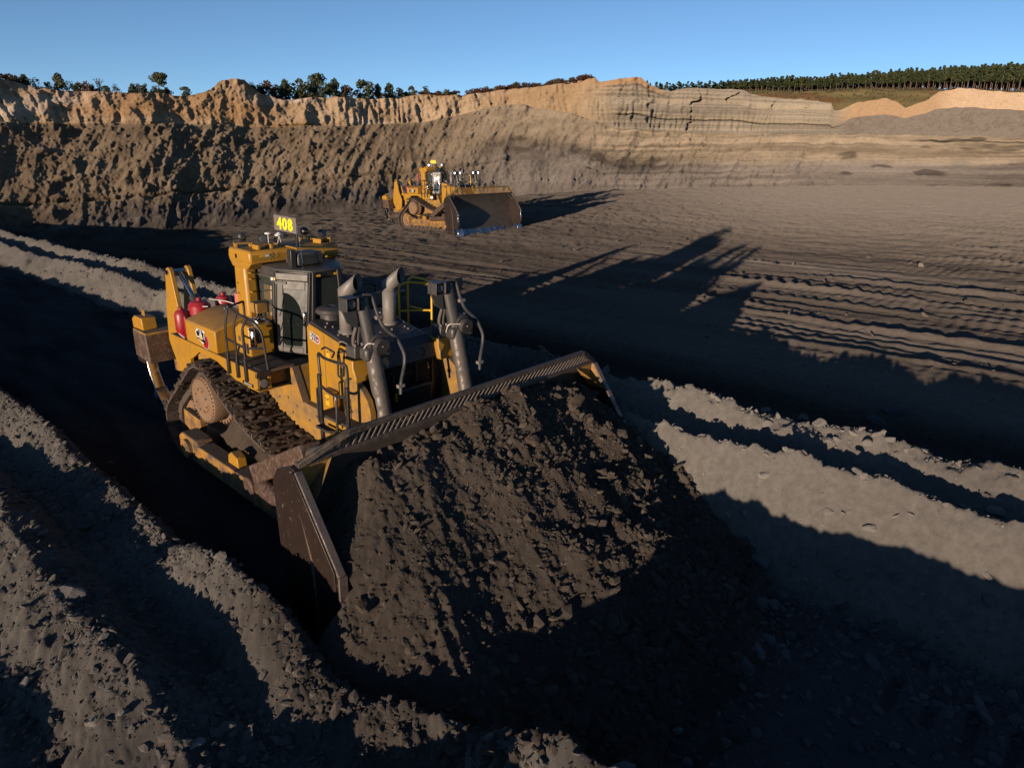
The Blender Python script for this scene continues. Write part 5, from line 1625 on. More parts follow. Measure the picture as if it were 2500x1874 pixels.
        for (v0, v1, uu, rr) in ((0.38,0.83,0.24,0.60),(0.12,0.52,0.24,0.56)):
            arc = [dp(uu, v0, 0.0275), ]
            for k in range(13):
                t = math.radians(90-90*k/12)
                arc.append(dp(uu+rr*math.cos(t)*1.0, v0+(v1-v0)*math.sin(t), 0.0275 + (0.0012 if v0 < 0.3 else 0)))
            arc.append(dp(uu+rr, max(0.09, v0-0.28), 0.0275 + (0.0012 if v0 < 0.3 else 0)))
            arc.append(dp(uu+0.06, max(0.09, v0-0.28), 0.0275 + (0.0012 if v0 < 0.3 else 0)))
            build(MB().add(arc,[tuple(range(len(arc)))]), 'swept_glass', 'glass_swept', do, smooth=0, fix=False)
        wip = MB().tube([dp(0.24,0.80,0.04),dp(0.20,0.62,0.05),dp(0.13,0.50,0.05)],0.012).tube([dp(0.22,0.42,0.04),dp(0.19,0.34,0.05),dp(0.12,0.26,0.05)],0.012)
        build(wip, 'wiper', 'black', do)
        hn = MB().tube(fillet([dp(0.93,0.40,0.05),dp(0.93,0.41,0.10),dp(0.93,0.58,0.10),dp(0.93,0.59,0.05)],0.03),0.016)
        build(hn, 'door_handle', 'chrome', do)
        vis = MB().add(*panelq(0.02,0.98,1.005,1.10,0.0,0.06))
        build(vis, 'door_lintel', 'cabgrey', cab, bevel=0.01)
        hg = MB().add(*panelq(0.03,0.35,0.955,0.985,0.05,0.085))
        build(hg, 'door_hinge', 'black', do)
        if s < 0:
            q = MB().add(*panelq(-0.14,-0.08,0.99,1.03,0.03,0.034)); build(q, 'white_sticker', 'white', cab)
            q = MB().add(*panelq(-0.055,0.0,0.99,1.03,0.03,0.034)); build(q, 'yellow_sticker', 'decal_yellow', cab)
        # quarter window beside the windscreen
        pane(b_[2], b_[3], 3.14, 4.20, 'glass', 'quarter_window', mar=0.03)
    fw, _q = pane(base[3], base[4], 3.2, 4.20, 'glass', 'front_window', off=0.0)
    pane(base[0], base[7], 3.12, 4.20, 'glass', 'rear_window', off=0.0)
    st = MB().box(-0.55,-0.05,-0.28,0.28,2.9,3.22).box(-0.62,-0.46,-0.27,0.27,3.2,3.95)
    build(st, 'operator_seat', 'seat', cab, bevel=0.05)
    for y in (-0.30, 0.08):
        build(MB().box(0.652,0.66,y+0.08,y+0.16,4.25,4.29), 'warning_sticker', 'decal_yellow', cab)

    # ---- handrail beside the deck
    for s in (-1, 1):
        hr = MB()
        Y = s*1.735
        for x in (-0.10, 0.24, 0.54):
            hr.box(x-0.035,x+0.035,min(Y-s*0.02,Y+s*0.03),max(Y-s*0.02,Y+s*0.03),2.50,2.92)
        hro = build(hr, 'handrail', 'black', P, bevel=0.006)
        tb = MB()
        rr = 0.022
        tb.tube(fillet([(-0.10,Y,2.85),(-0.10,Y,3.35),(-0.08,s*1.70,3.60),(-0.08,s*1.66,3.76),(0.70,s*1.60,3.62),(0.82,s*1.52,3.45),(0.82,s*1.46,2.74)],0.09),rr)
        tb.tube(fillet([(0.24,Y,2.85),(0.24,Y,3.5),(0.24,s*1.66,3.7)],0.06),rr)
        tb.tube(fillet([(0.54,Y,2.85),(0.54,Y,3.5),(0.54,s*1.63,3.66)],0.06),rr)
        tb.tube(fillet([(-0.10,Y,3.18),(0.60,Y,3.14),(0.82,s*1.47,3.14)],0.08),rr)
        tb.tube(fillet([(-0.08,s*1.66,3.76),(-0.32,s*1.22,3.76),(-0.36,s*1.2,3.70),(-0.36,s*1.2,3.36)],0.07),rr)
        tb.tube(fillet([(0.24,Y,3.0),(0.30,Y,3.0),(0.36,Y,3.12)],0.04),rr*0.9)
        build(tb, 'rail_tubes', 'black', hro)
    if loaded:
        p = MB().box(0.33,0.72,-1.7175,-1.716,2.415,2.475)
        ed = build(p, 'decal_strip', 'decal_black', P)
        # strip follows the fender's lower edge
        place_text('Electric Drive', 0.036, 'white', ed, (0.525,-1.7195,2.445), (1,0,0), (0,0,1), sx=0.95, bold=0.02)

    # ---- hood
    Hy = 0.85
    hs = MB()
    side = [(1.17,2.06),(1.20,3.50),(1.27,3.58),(2.62,3.33),(2.75,3.2),(2.75,2.06)]
    for s in (-1, 1):
        sp_ = MB().prism(side, 'xz', s*0.80, s*Hy)
        so = build(sp_, 'hood_side_panel', 'yellow', P, bevel=0.01)
        sm = MB().box(1.72,1.735,min(s*0.848,s*0.853),max(s*0.848,s*0.853),2.1,3.46)
        build(sm, 'panel_seam', 'brown_plate', so)
        if s < 0 and loaded:
            u_ = Vector((1,0,-0.19)).normalized(); v_ = Vector((0.05,0,1)).normalized()
            flat([(-0.16,0.075),(0.10,0.075),(0.15,0.06),(0.17,0.0),(0.14,-0.06),(0.08,-0.08),(-0.16,-0.07)], 'model_badge', 'white', so, (1.44,-0.8515,3.35), u_, v_, 0.002)
            flat([(0.055,0.06),(0.14,0.05),(0.155,0.0),(0.13,-0.05),(0.075,-0.068),(0.05,-0.06)], 'badge_red', 'decal_red', so, (1.44,-0.8515,3.35), u_, v_, 0.004)
            flat([(-0.15,0.065),(0.055,0.065),(0.05,-0.06),(-0.15,-0.06)], 'badge_black', 'decal_black', so, (1.44,-0.8515,3.35), u_, v_, 0.004)
            place_text('D11', 0.105, 'white', so, tuple(Vector((1.44,-0.8585,3.352))+u_*-0.05), u_, v_, sx=0.74, bold=0.045, spacing=1.1)
            place_text('XE', 0.05, 'white', so, tuple(Vector((1.44,-0.8585,3.343))+u_*0.10), u_, v_, sx=0.85, bold=0.02)
            for (x, z) in ((1.83,3.16),):
                bq = MB().box(x-0.05,x+0.05,-0.8535,-0.8515,z-0.09,z+0.09)
                d2 = build(bq, 'small_decal', 'decal_yellow', so)
                place_text('CAT', 0.05, 'decal_black', d2, (x,-0.855,z+0.02), (1,0,0), (0,0,1), sx=0.8, bold=0.02)
        if s < 0 and not loaded:
            flat([(-0.2,0.06),(0.2,0.06),(0.2,-0.06),(-0.2,-0.06)], 'badge_black', 'decal_black', so, (1.47,-0.8515,3.3), (1,0,-0.1), (0,0,1), 0.002)
            place_text('D11T', 0.08, 'white', so, (1.43,-0.8565,3.3), (1,0,-0.1), (0,0,1), sx=0.8, bold=0.02)
        # vertical rear post and lower service box
        kb = MB().prism([(1.80,2.08),(1.80,2.52),(2.08,2.52),(2.18,2.42),(2.18,2.08)], 'xz', s*0.86, s*1.0)
        ko = build(kb, 'service_box', 'yellow', P, bevel=0.015)
        if s < 0 and loaded:
            d2 = build(MB().box(1.90,2.02,-1.0035,-1.0015,2.24,2.44), 'small_decal', 'decal_yellow', ko)
            place_text('CAT', 0.055, 'decal_black', d2, (1.96,-1.005,2.36), (1,0,0), (0,0,1), sx=0.8, bold=0.02)
    tp = MB()
    tp.prism([(1.19,3.56),(1.24,3.62),(2.62,3.37),(2.62,3.30),(1.19,3.5)], 'xz', -0.80, 0.80)
    ht = build(tp, 'hood_top', 'hood_top', P, bevel=0.02)
    pz = MB().add([(1.19,-0.79,2.1),(1.19,0.79,2.1),(1.19,0.79,3.56),(1.19,-0.79,3.56)],[(0,1,2,3)])
    build(pz, 'firewall', 'black', P, smooth=0)
    ba = MB()
    for k in range(30):
        x = r_.uniform(1.35,2.5); y = r_.choice((-0.72,-0.6,0.6,0.72,-0.3,0.3))
        z = 3.62-(x-1.24)*0.181
        ba.cyl((x,y,z-0.01),(x,y,z+0.025),0.018,n=6)
    build(ba, 'hood_bolts', 'stack', ht, smooth=0, kind='stuff')
    def hz_(x): return 3.62-(x-1.24)*0.181
    for y in (-0.3, 0.3):
        build(MB().box(1.62,2.4,y-0.14,y+0.14,3.42,3.425+0.0), 'hood_hatch', 'black', ht) if False else None
    # precleaner
    pc = MB().lathe([(0.21,0),(0.21,0.10),(0.19,0.11),(0.19,0.27),(0.265,0.285),(0.275,0.31),(0.25,0.36),(0.17,0.395),(0.09,0.405),(0.07,0.385),(0.02,0.385)], (1.25,-0.36,3.42), n=32)
    build(pc, 'air_precleaner', 'grey', ht)
    # exhaust stacks with mitred elbow
    for y in (-0.50, 0.46):
        x0 = 1.93; R = 0.125
        pts = [(x0,y,3.42),(x0,y,4.20),(x0+0.035,y+0.012,4.28),(x0+0.30,y+0.10,4.50)]
        ex = MB()
        n = 26
        ex.tube([(x0,y,3.42),(x0,y,4.16)], [R*0.98,R], n, caps=False)
        ends = []
        e1 = Vector((0.74,0.28,0.61)).normalized()
        c0 = Vector((x0,y,4.22)); c1 = c0 + e1*0.33
        a = e1.orthogonal().normalized()
        ring0 = []; ringm = []; ring1 = []
        for k in range(n):
            t = 2*PI*k/n
            ring0.append(Vector((x0+R*math.cos(t), y+R*math.sin(t), 4.10)))
        m_n = (Vector((0,0,1))+e1).normalized()
        def proj_to(p, dirn):
            k = (c0-p).dot(m_n)/dirn.dot(m_n)
            return p + dirn*k
        ringm = [proj_to(p, Vector((0,0,1))) for p in ring0]
        ring1 = []
        mouth = Vector((0.98,0.25,0.05)).normalized()
        for p in ringm:
            k = (c1-p).dot(mouth)/e1.dot(mouth)
            ring1.append(p + e1*k)
        ex.loft([ring0, ringm, ring1], caps=False)
        eo = build(ex, 'exhaust_stack', 'stack', ht, smooth=25)
        md = eo.modifiers.new('wall','SOLIDIFY'); md.thickness = 0.008; md.offset = -1
        inn = MB()
        inn.add([p - e1*0.12 for p in ring1], [tuple(range(n))])
        build(inn, 'stack_mouth', 'void', eo, smooth=0, fix=False)
        build(MB().lathe([(R*1.25,0),(R*1.25,0.03),(R*1.05,0.05),(R,0.06)], (x0,y,hz_(x0)-0.01), n=26), 'stack_collar', 'stack', eo)

    # ---- radiator nose
    ns = MB()
    ns.prism([(2.60,3.36),(2.78,3.26),(2.84,2.98),(2.62,2.95)], 'xz', -0.78, 0.84)
    no = build(ns, 'radiator_nose', 'hood_top', P, bevel=0.02)
    up_n = Vector((-0.06,0,0.28)).normalized()
    if loaded:
        place_text('CAT', 0.13, 'grey', no, (2.822,0.28,3.125), (0,1,0), up_n, sx=0.72, bold=0.03, name='cast_lettering', extrude=0.01)
        hx = MB().tube([Vector((2.822,0.45,3.125))+up_n*0.09, Vector((2.822,0.52,3.125))+up_n*0.085, Vector((2.822,0.56,3.125)), Vector((2.822,0.52,3.125))-up_n*0.085, Vector((2.822,0.45,3.125))-up_n*0.09], 0.009, 6)
        build(hx, 'cast_outline', 'grey', no)
    grp = [(-0.78,2.96),(-1.08,2.62),(-1.1,2.0),(-1.1,1.5),(1.1,1.5),(1.1,2.0),(1.08,2.62),(0.80,2.96)]
    back = MB().prism([(a_*0.97,b_) for a_,b_ in grp], 'yz', 2.55, 2.60)
    go = build(back, 'radiator_core', 'void', P)
    z = 1.55
    first = None
    while z < 2.93:
        wdt = 1.06 if z < 2.62 else 1.06 - (z-2.62)*0.86
        br = MB().box(2.76,2.80,-wdt,wdt,z,z+0.016)
        build(br, 'grille_bar', 'black', go, smooth=0)
        z += 0.046
    gv = MB()
    for y in (-0.72,-0.2,0.33,0.72):
        gv.box(2.79,2.83,y-0.02,y+0.02,1.5,2.62 if abs(y) > 0.8 else 2.93)
    gv.tube([(2.80,-1.08,1.5),(2.80,-1.08,2.62),(2.80,-0.79,2.95)],0.025,6).tube([(2.80,1.08,1.5),(2.80,1.08,2.62),(2.80,0.81,2.95)],0.025,6)
    build(gv, 'grille_frame', 'black', go)
    fb = MB().box(2.84,2.98,-0.25,0.58,1.6,2.58)
    build(fb, 'front_cover', 'black', P, bevel=0.03)
    lm = MB()
    for k in range(3):
        lm.box(2.99,3.02,-0.32,-0.27,2.42+0.055*k,2.455+0.055*k)
    build(lm, 'marker_reflector', 'rail_yellow', P)

    # ---- front towers, lift cylinders
    for s, yo in ((-1, 0.0), (1, 0.08)):
        Yi, Yo = s*(0.80), s*(1.06)
        tw = MB().prism([(2.62,3.33),(2.90,3.33),(2.90,3.18),(2.97,3.02),(2.97,2.94),(2.70,2.94),(2.62,2.6)], 'xz', Yi, s*1.10)
        to = build(tw, 'cylinder_tower', 'yellow', P, bevel=0.02)
        pl_ = MB().prism([(2.62,2.95),(2.96,2.95),(3.12,2.85),(3.26,2.70),(3.33,2.5),(3.34,1.3),(2.62,1.3)], 'xz', s*0.98, s*1.10)
        build(pl_, 'front_side_plate', 'yellow_dusty', P, bevel=0.01)
        bk = MB().box(2.66,2.92,min(s*0.84,s*1.06),max(s*0.84,s*1.06),3.335,3.54)
        bko = build(bk, 'bearing_block', 'grey', to, bevel=0.02)
        bb = MB()
        for yy in (0.88, 1.02):
            bb.cyl((2.88,s*yy,3.50),(2.88,s*yy,3.585),0.022,n=6)
        build(bb, 'block_bolts', 'stack', bko)
        # yoke carrying the cylinder
        yc = s*0.72 if s < 0 else 1.22
        if s > 0: yk0, yk1 = 0.98, 1.52
        else: yk0, yk1 = -0.96, -0.44
        yk = MB().box(2.84,3.10,yk0,yk1,3.30,3.53)
        yko = build(yk, 'cylinder_yoke', 'grey', to, bevel=0.05)
        ck = MB().cyl((3.10,(yk0+yk1)/2,3.56),(3.20,(yk0+yk1)/2,3.54),0.135,n=24).cyl((2.9,(yk0+yk1)/2,3.58),(3.10,(yk0+yk1)/2,3.56),0.17,n=24)
        for yy in (-0.14, 0.10):
            ck.cyl((3.02,(yk0+yk1)/2+yy,3.58),(3.02,(yk0+yk1)/2+yy,3.76),0.028,n=8)
        build(ck, 'yoke_cap', 'grey', yko)
        # barrel above, rod tube below (leaning forward to the blade)
        top = Vector((2.86, s*0.85+ (0.19 if s>0 else 0), 4.27)); mid = Vector((2.98, (yk0+yk1)/2 - (0.06 if s<0 else 0.10), 3.45)); low = Vector((3.55, (yk0+yk1)/2 - (0.16 if s<0 else 0.2), 1.75))
        ba_ = MB().tube([mid, top], 0.115, 24).tube([top, top + (top-mid).normalized()*0.03], 0.12, 24).tube([top + (mid-top)*0.10, top+(mid-top)*0.13], 0.122, 24).tube([top + (mid-top)*0.17, top+(mid-top)*0.19], 0.121, 24)
        cyo = build(ba_, 'lift_cylinder', 'grey', to)
        rd = MB().tube([mid, low], 0.135, 24)
        build(rd, 'lower_tube', 'rod', cyo)
        cp = MB().tube([top+(top-mid).normalized()*0.03, top+(top-mid).normalized()*0.09], 0.07, 14)
        build(cp, 'cylinder_cap', 'black', cyo)
        # lamp bracket on the inboard-right side and twin lamp box
        for side_ in (-1, 1):
            bx0 = top.y + side_*0.13
            bp_ = MB()
            t1 = top + Vector((0.02, side_*0.13, 0.10)); 
            w_ = 0.26*side_
            pts = [(t1.x,t1.y,t1.z),(t1.x,t1.y+w_,t1.z+0.02),(t1.x,t1.y+w_,t1.z-0.20),(t1.x+0.03,t1.y+w_*0.75,t1.z-0.40),(t1.x+0.06,t1.y+0.0,t1.z-0.52)]
            if side_ > 0 : pts = pts[:3]+[(t1.x+0.03,t1.y,t1.z-0.22)]
            n_ = len(pts)
            bp_.add([p for p in pts]+[(p[0]-0.03,p[1],p[2]) for p in pts], [tuple(range(n_)),tuple(range(2*n_-1,n_-1,-1))]+[(i,(i+1)%n_,n_+(i+1)%n_,n_+i) for i in range(n_)])
            bo_ = build(bp_, 'lamp_bracket', 'grey', cyo, bevel=0.008)
            if loaded and side_ > 0: continue
            y0_, y1_ = sorted((t1.y+w_*0.08, t1.y+w_*1.0))
            hs_ = MB()
            xb, xf = t1.x-0.10, t1.x+0.14
            zl, zh = t1.z-0.20, t1.z+0.02
            hs_.box(xb,xb+0.02,y0_,y1_,zl,zh).box(xb,xf,y0_,y0_+0.015,zl,zh).box(xb,xf,y1_-0.015,y1_,zl,zh).box(xb,xf,y0_,y1_,zh-0.012,zh).box(xb,xf,y0_,y1_,zl,zl+0.012)
            build(hs_, 'lamp_box', 'grey', bo_, bevel=0.004)
            ym = (y0_+y1_)/2; zm = (zl+zh)/2
            hl = MB().lathe([(0.02,-0.10),(0.06,-0.06),(0.08,-0.01),(0.085,0.0),(0.085,0.02),(0.078,0.02)], (xf-0.06,ym,zm), (1,0,0), 20)
            build(hl, 'lamp_housing', 'black', bo_)
            ln = MB().lathe([(0.02,0.0),(0.078,0.0),(0.07,0.015),(0.02,0.02)], (xf-0.05,ym,zm), (1,0,0), 20)
            build(ln, 'headlight', 'lens' if loaded else 'lit', bo_)
        # hard line looping down the left side of the cylinder
        hl = MB()
        ax = (mid-top)
        o_ = Vector((0.05,0.20,0.0))
        p0 = top + Vector((0.03,0.02,0.10)); 
        hl.tube(fillet([p0, top+Vector((0.06,0.16,0.10)), top+ax*0.30+Vector((0.09,0.20,0)), top+ax*0.55+Vector((0.12,0.24,0)), top+ax*0.80+Vector((0.18,0.43,0)), mid+Vector((0.24,0.50,-0.12)), mid+Vector((0.26,0.47,-0.30)), mid+Vector((0.36,0.30,-0.55)), mid+Vector((0.38,0.28,-0.74))],0.10,5),0.030,10)
        ho_ = build(hl, 'hydraulic_line', 'grey', cyo)
        cl = MB().box(0,0,0,0,0,0) if False else MB()
        for q in (top+ax*0.33+Vector((0.11,0.20,0)), mid+Vector((0.36,0.295,-0.60))):
            cl.box(q.x-0.03,q.x+0.04,q.y-0.07,q.y+0.07,q.z-0.03,q.z+0.03)
        build(cl, 'line_clamp', 'stack', ho_, bevel=0.006)
        h2 = MB()
        for dy in (-0.02, 0.07):
            h2.tube(fillet([top+ax*0.45+Vector((-0.05,-0.14+dy*0.5,0)), top+ax*0.7+Vector((-0.12,-0.20+dy,0)), mid+Vector((-0.18,-0.22+dy,0.12)), mid+Vector((-0.12,-0.16+dy,-0.05))],0.1),0.030,8)
        build(h2, 'hydraulic_hose', 'hose', cyo)
        h3 = MB().tube(fillet([(2.95,s*0.95,3.44),(3.05,s*0.9,3.62),(3.14,(yk0+yk1)/2-0.1,3.60),(3.2,(yk0+yk1)/2,3.55)],0.08),0.012,6)
        build(h3, 'grease_line', 'cable', cyo)

    # ---- access ladder and platform on both front corners
    for s in (-1, 1):
        Y = s*1.35
        pf = MB().box(2.15,3.30,min(s*1.02,s*1.34),max(s*1.02,s*1.34),2.22,2.27)
        po = build(pf, 'platform', 'tread', P, bevel=0.006)
        sk = MB().prism([(3.02,2.27),(3.42,2.30),(3.42,2.16),(3.02,2.08)],'xz',s*1.10,s*1.36)
        build(sk, 'platform_skirt', 'brown_plate', po)
        lb = MB().box(2.36,3.06,min(s*1.0,s*1.28),max(s*1.0,s*1.28),1.78,2.18)
        build(lb, 'ladder_box', 'yellow', po, bevel=0.01)
        la = MB()
        for x in (2.33, 3.10):
            la.box(x-0.035,x+0.035,min(Y,Y+s*0.05),max(Y,Y+s*0.05),1.72 if x < 3 else 1.9,3.02 if x < 3 else 2.98)
        lo_ = build(la, 'ladder', 'black', po, bevel=0.006)
        lt = MB()
        r0 = 0.024
        lt.tube(fillet([(2.33,Y,2.98),(2.31,Y,3.14),(2.26,s*1.33,3.38),(2.55,s*1.42,3.36),(2.95,s*1.42,3.37),(3.08,Y,3.36),(3.10,Y,3.2),(3.10,Y,2.95)],0.10),r0)
        lt.tube(fillet([(2.33,Y,2.80),(2.60,s*1.40,2.78),(2.80,s*1.40,2.76),(2.83,s*1.40,2.70),(2.81,s*1.40,2.15)],0.08),r0)
        lt.tube(fillet([(2.83,s*1.40,2.76),(3.0,s*1.38,2.78),(3.10,Y,2.86)],0.06),r0)
        lt.tube(fillet([(2.33,s*1.37,2.75),(2.24,s*1.38,2.75),(2.24,s*1.38,2.12),(2.33,s*1.37,2.12)],0.06),r0*0.7)
        lt.tube(fillet([(2.86,s*1.12,3.0),(2.80,s*1.2,3.0),(2.78,s*1.2,2.5),(2.85,s*1.14,2.4)],0.06),r0*0.6)
        lt.tube(fillet([(2.30,s*1.28,3.42),(2.28,s*1.20,3.44),(2.62,s*1.24,3.43),(2.68,s*1.34,3.38)],0.05),r0*0.7)
        build(lt, 'ladder_rails', 'black', lo_)
        lt = MB()
        lt.tube(fillet([(2.55,s*1.10,3.56),(2.60,s*1.06,3.58),(2.70,s*1.0,3.52),(2.72,s*0.98,3.40)],0.05),r0*0.8)
        lt.tube(fillet([(2.62,s*1.1,3.40),(2.56,s*1.14,3.42),(2.56,s*1.16,2.98),(2.66,s*1.14,2.98),(2.68,s*1.10,3.42),(2.62,s*1.1,3.43)],0.05),r0*0.7)
        build(lt, 'grab_handle', 'black', lo_)
        for k, zz in enumerate((1.80, 2.10)):
            stp = MB().tube(fillet([(2.36,Y,zz),(2.36,s*1.52,zz+0.02),(2.72,s*1.52,zz+0.02),(2.78,Y,zz)],0.05),r0*0.9).box(2.36,2.76,min(s*1.36,s*1.5),max(s*1.36,s*1.5),zz-0.01,zz+0.01)
            build(stp, 'step', 'tread', lo_)
    # yellow handrail on the far front platform
    yr = MB()
    yr.tube(fillet([(1.45,1.32,3.05),(1.45,1.32,4.12),(1.55,1.36,4.2),(1.85,1.48,4.17),(1.95,1.5,4.02),(1.95,1.5,2.8)],0.10),0.022)
    yr.tube(fillet([(1.50,1.05,2.9),(1.50,1.05,4.05),(1.62,1.15,4.13),(1.88,1.47,4.1)],0.10),0.022)
    yr.tube([(1.50,1.05,3.55),(1.95,1.5,3.58)],0.018).tube([(1.45,1.32,3.6),(1.95,1.5,3.56)],0.018)
    yr.tube([(1.30,1.0,2.9),(1.30,1.0,4.15)],0.03)
    build(yr, 'yellow_handrail', 'rail_yellow', P)
    br = MB()
    br.tube(fillet([(0.9,1.2,2.74),(0.9,1.2,3.9),(0.95,1.3,4.1),(0.8,1.62,4.1),(0.75,1.68,3.9),(0.7,1.7,2.74)],0.1),0.024)
    br.tube([(1.05,1.3,2.74),(1.05,1.3,4.35)],0.018)
    build(br, 'far_handrail', 'black', P)
    mr = MB().box(1.1,1.2,1.15,1.5,3.75,3.85)
    build(mr, 'mirror', 'black', P, bevel=0.02)

    # ---- ripper
    for s in (-1, 1):
        for yy in ((0.88, 0.47) if not (loaded and s > 0) else ()):
            pr = MB()
            prof = [(-4.24,3.80),(-4.33,3.77),(-4.40,3.68),(-4.62,2.75),(-4.70,2.0),(-4.3,1.3),(-3.7,1.5),(-3.6,2.2),(-3.95,2.85),(-4.14,3.70),(-4.18,3.77)]
            pr.prism(prof, 'xz', s*yy-0.05, s*yy+0.05)
            rp = build(pr, 'ripper_upright', 'yellow', P, bevel=0.015)
        if loaded and s > 0: continue
        pn = MB().cyl((-4.26,s*0.40,3.68),(-4.26,s*0.96,3.68),0.06,n=14)
        pno = build(pn, 'ripper_pin', 'steel', P)
        cy = MB().tube([(-4.24,s*0.68,3.66),(-3.55,s*0.68,3.1)],0.055,16)
        cyo = build(cy, 'ripper_rod', 'steel', pno)
        cy = MB().tube([(-3.65,s*0.68,3.18),(-2.75,s*0.68,2.45)],0.115,18)
        build(cy, 'ripper_cylinder', 'black', pno)
        lk_ = MB().prism([(-4.9,1.15),(-4.9,1.45),(-2.7,1.75),(-2.6,1.4)], 'xz', s*0.55, s*0.80)
        build(lk_, 'ripper_arm', mud_y, P, bevel=0.02)
    bm_ = MB().prism([(-5.45,1.55),(-5.45,2.18),(-4.75,2.18),(-4.65,1.5)], 'xz', -1.45, 1.45)
    bmo = build(bm_, 'ripper_beam', 'rust', P, bevel=0.03)
    build(MB().box(-5.40,-4.7,-1.45,1.45,2.182,2.23), 'beam_top_plate', 'yellow_dusty', bmo, bevel=0.01)
    for s in (-1,):
        pk = MB().box(-5.62,-5.22,s*1.2-0.16,s*1.2+0.16,1.35,2.2)
        pko = build(pk, 'shank_pocket', 'blade', bmo, bevel=0.02)
        bx_ = MB().prism([(-5.58,2.2),(-5.60,2.42),(-5.45,2.52),(-5.05,2.52),(-5.0,2.23)], 'xz', s*1.2-0.17, s*1.2+0.17)
        build(bx_, 'pin_puller', 'yellow', bmo, bevel=0.02)
        build(MB().tube(fillet([(-5.35,s*1.2,2.5),(-5.35,s*1.2,2.64),(-5.25,s*1.2,2.64),(-5.25,s*1.2,2.5)],0.04),0.02), 'lifting_eye', 'yellow', bmo)
        sh_ = MB()
        prof = [(-5.52,2.2),(-5.30,2.2),(-5.22,1.45),(-5.12,1.1),(-4.90,0.75),(-4.58,0.45),(-4.52,0.36),(-4.75,0.40),(-5.08,0.62),(-5.32,0.98),(-5.45,1.40)]
        sh_.prism(prof, 'xz', s*1.2-0.12, s*1.2+0.12)
        sho = build(sh_, 'ripper_shank', 'steel', P, bevel=0.015)
        tp_ = MB().prism([(-4.92,0.80),(-4.50,0.46),(-4.44,0.33),(-4.70,0.36),(-5.05,0.60)], 'xz', s*1.2-0.14, s*1.2+0.14)
        build(tp_, 'ripper_tip', 'edge_steel', sho, bevel=0.015)
    rc = MB().box(-3.2,-2.6,-0.95,0.95,1.0,2.5)
    build(rc, 'rear_case', 'yellow_dusty', P, bevel=0.03)
    rl = MB().box(-2.62,-2.30,-1.5,-1.3,2.25,2.6)
    build(rl, 'rear_lamp_box', 'yellow', P, bevel=0.02)
    build(MB().lathe([(0.02,0),(0.06,0.02),(0.07,0.08),(0.02,0.1)],(-0.25,1.1,4.42),(0,0,-1),14), 'beacon_lens', 'amber', P)

    # ---- blade
    BW = 3.27
    tilt = 0.0
    prof = [(5.06,0.28),(4.74,0.60),(4.50,1.00),(4.36,1.45),(4.33,1.90),(4.42,2.32),(4.63,2.76)]
    back = [(4.55,2.78),(4.30,2.36),(4.20,1.92),(4.23,1.42),(4.36,0.95),(4.60,0.52),(4.95,0.22)]
    mbd = MB().prism(prof+back, 'xz', -BW, BW)
    bl = build(mbd, 'blade', 'moldboard', P, smooth=25)
    rb = MB()
    for y in (-2.4,-1.2,0,1.2,2.4):
        rb.prism([(4.25,2.3),(3.95,1.9),(3.9,0.8),(4.3,0.4),(4.6,0.5),(4.3,1.0),(4.22,1.8)], 'xz', y-0.05, y+0.05)
    rb.box(3.9,4.25,-3.1,3.1,0.7,1.0).box(3.95,4.22,-3.1,3.1,1.85,2.1)
    build(rb, 'blade_ribs', 'rust', bl, bevel=0.01)
    for s in (-1, 1):
        wg = MB().prism([(4.12,2.42),(4.25,2.64),(4.60,2.80),(4.68,2.76),(5.50,1.63),(5.56,1.55),(5.56,0.72),(5.40,0.12),(4.45,0.12),(4.20,1.1)], 'xz', s*BW, s*(BW+0.07))
        wo = build(wg, 'blade_wing', 'blade', bl, bevel=0.012)
        # weld seam plate along the wing, forward bevel strip
        sm = MB().tube([(4.62,s*(BW+0.075),2.74),(4.70,s*(BW+0.075),2.5),(4.98,s*(BW+0.075),1.6),(5.06,s*(BW+0.075),0.9),(5.08,s*(BW+0.075),0.2)],[0.02,0.022,0.028,0.035,0.045],6)
        build(sm, 'wing_seam', 'rust', wo)
        fp = MB().prism([(4.60,2.70),(4.68,2.76),(5.50,1.63),(5.54,0.72),(5.38,0.14),(5.10,0.14),(5.06,1.5)], 'xz', s*(BW+0.07), s*(BW+0.10))
        build(fp, 'wing_wear_plate', 'blade', wo, bevel=0.006)
        ed = MB().beam((4.70,s*(BW+0.02),2.745),(5.56,s*(BW+0.02),1.58),0.11,0.035,up=(1,0,1))
        build(ed, 'wing_edge', 'wing_edge', wo, bevel=0.01)
        ed = MB().beam((5.57,s*(BW+0.02),1.58),(5.57,s*(BW+0.02),0.70),0.13,0.035,up=(1,0,0))
        build(ed, 'wing_edge', 'edge_steel' if not loaded else 'wing_edge', wo, bevel=0.006)
        eb = MB().prism([(5.00,0.40),(5.38,0.02),(5.62,0.0),(5.60,0.30),(5.42,0.55)], 'xz', s*(BW-0.42), s*(BW+0.12))
        build(eb, 'end_bit', 'edge_steel', bl, bevel=0.012)
        ce = MB()
        ce.add([(4.64,s*BW,2.76),(4.64,s*(BW-0.55),2.78),(4.62,s*(BW-0.05),2.30),(4.98,s*BW,2.3)],[(0,1,2),(0,2,3),(1,3,2)])
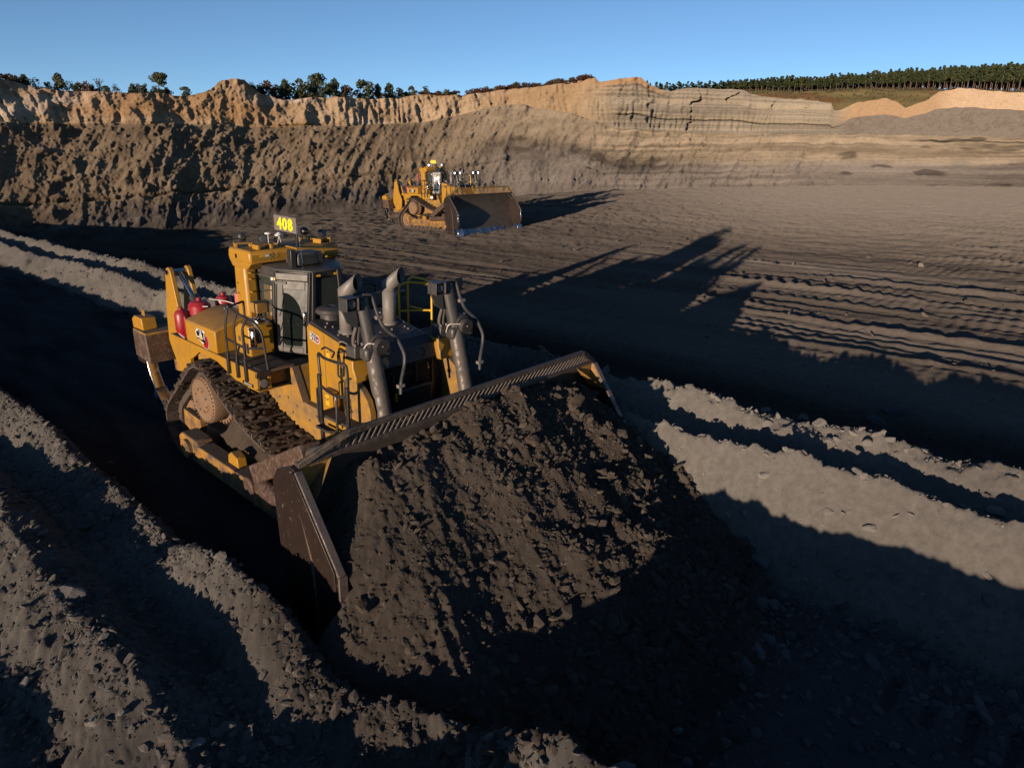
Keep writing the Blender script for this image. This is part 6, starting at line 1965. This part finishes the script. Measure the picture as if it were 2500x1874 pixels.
        build(ce, 'corner_gusset', 'yellow_dusty' if loaded else 'moldboard', bl, smooth=0)
    nseg = 7
    wseg = 2*(BW-0.44)/nseg
    for k in range(nseg):
        y0 = -(BW-0.44)+k*wseg
        ce = MB().add([(5.0,y0+0.01,0.42),(5.0,y0+wseg-0.01,0.42),(5.36,y0+wseg-0.06,0.04),(5.36,y0+0.06,0.04),(4.94,y0+0.01,0.36),(4.94,y0+wseg-0.01,0.36),(5.30,y0+wseg-0.06,-0.0),(5.30,y0+0.06,0.0)],
                      [(0,1,2,3),(7,6,5,4),(0,4,5,1),(1,5,6,2),(2,6,7,3),(3,7,4,0)])
        build(ce, 'cutting_edge', 'edge_steel', bl, bevel=0.006)
    # spill guard along the top edge
    gx, gz = (0.20, 0.34) if loaded else (0.12, 0.47)
    gm = 'guard' if loaded else 'yellow_dusty'
    gb = MB().box(4.58,4.70,-BW,BW,2.765,2.83)
    g0 = build(gb, 'spill_guard', 'guard', bl, bevel=0.01)
    yt = 2.62
    tr_ = MB().beam((4.66+gx,-yt,2.80+gz),(4.66+gx,yt,2.80+gz),0.07,0.08)
    for s in (-1,1):
        tr_.beam((4.66,s*(BW-0.02),2.80),(4.66+gx,s*(yt-0.02),2.80+gz),0.08,0.085)
    build(tr_, 'guard_top_rail', gm, g0, bevel=0.01)
    nb = 60
    me = None
    for k in range(nb):
        y = -BW+0.12 + (2*BW-0.24)*k/(nb-1)
        t = 1.0 if abs(y) < yt else max(0.12, (BW-abs(y))/(BW-yt))
        b_ = MB().beam((4.65,y,2.82),(4.65+gx*t,y+0.0,2.80+gz*t),0.028,0.020,up=(1,0,0))
        build(b_, 'guard_bar', 'guard_bar' if loaded else gm, g0, smooth=0)
    return root
make_dozer('408', 'large yellow bulldozer numbered 408 pushing a heap of dark soil in the trench', (-4.16, 13.79, 0.0), -41.65, 2.7, 0.13, True)
make_dozer('406', 'smaller looking distant yellow bulldozer numbered 406 with empty blade and lit lamps', (-5.63, 56.21, 1.04), -42.64, -0.59, 0.0, False)
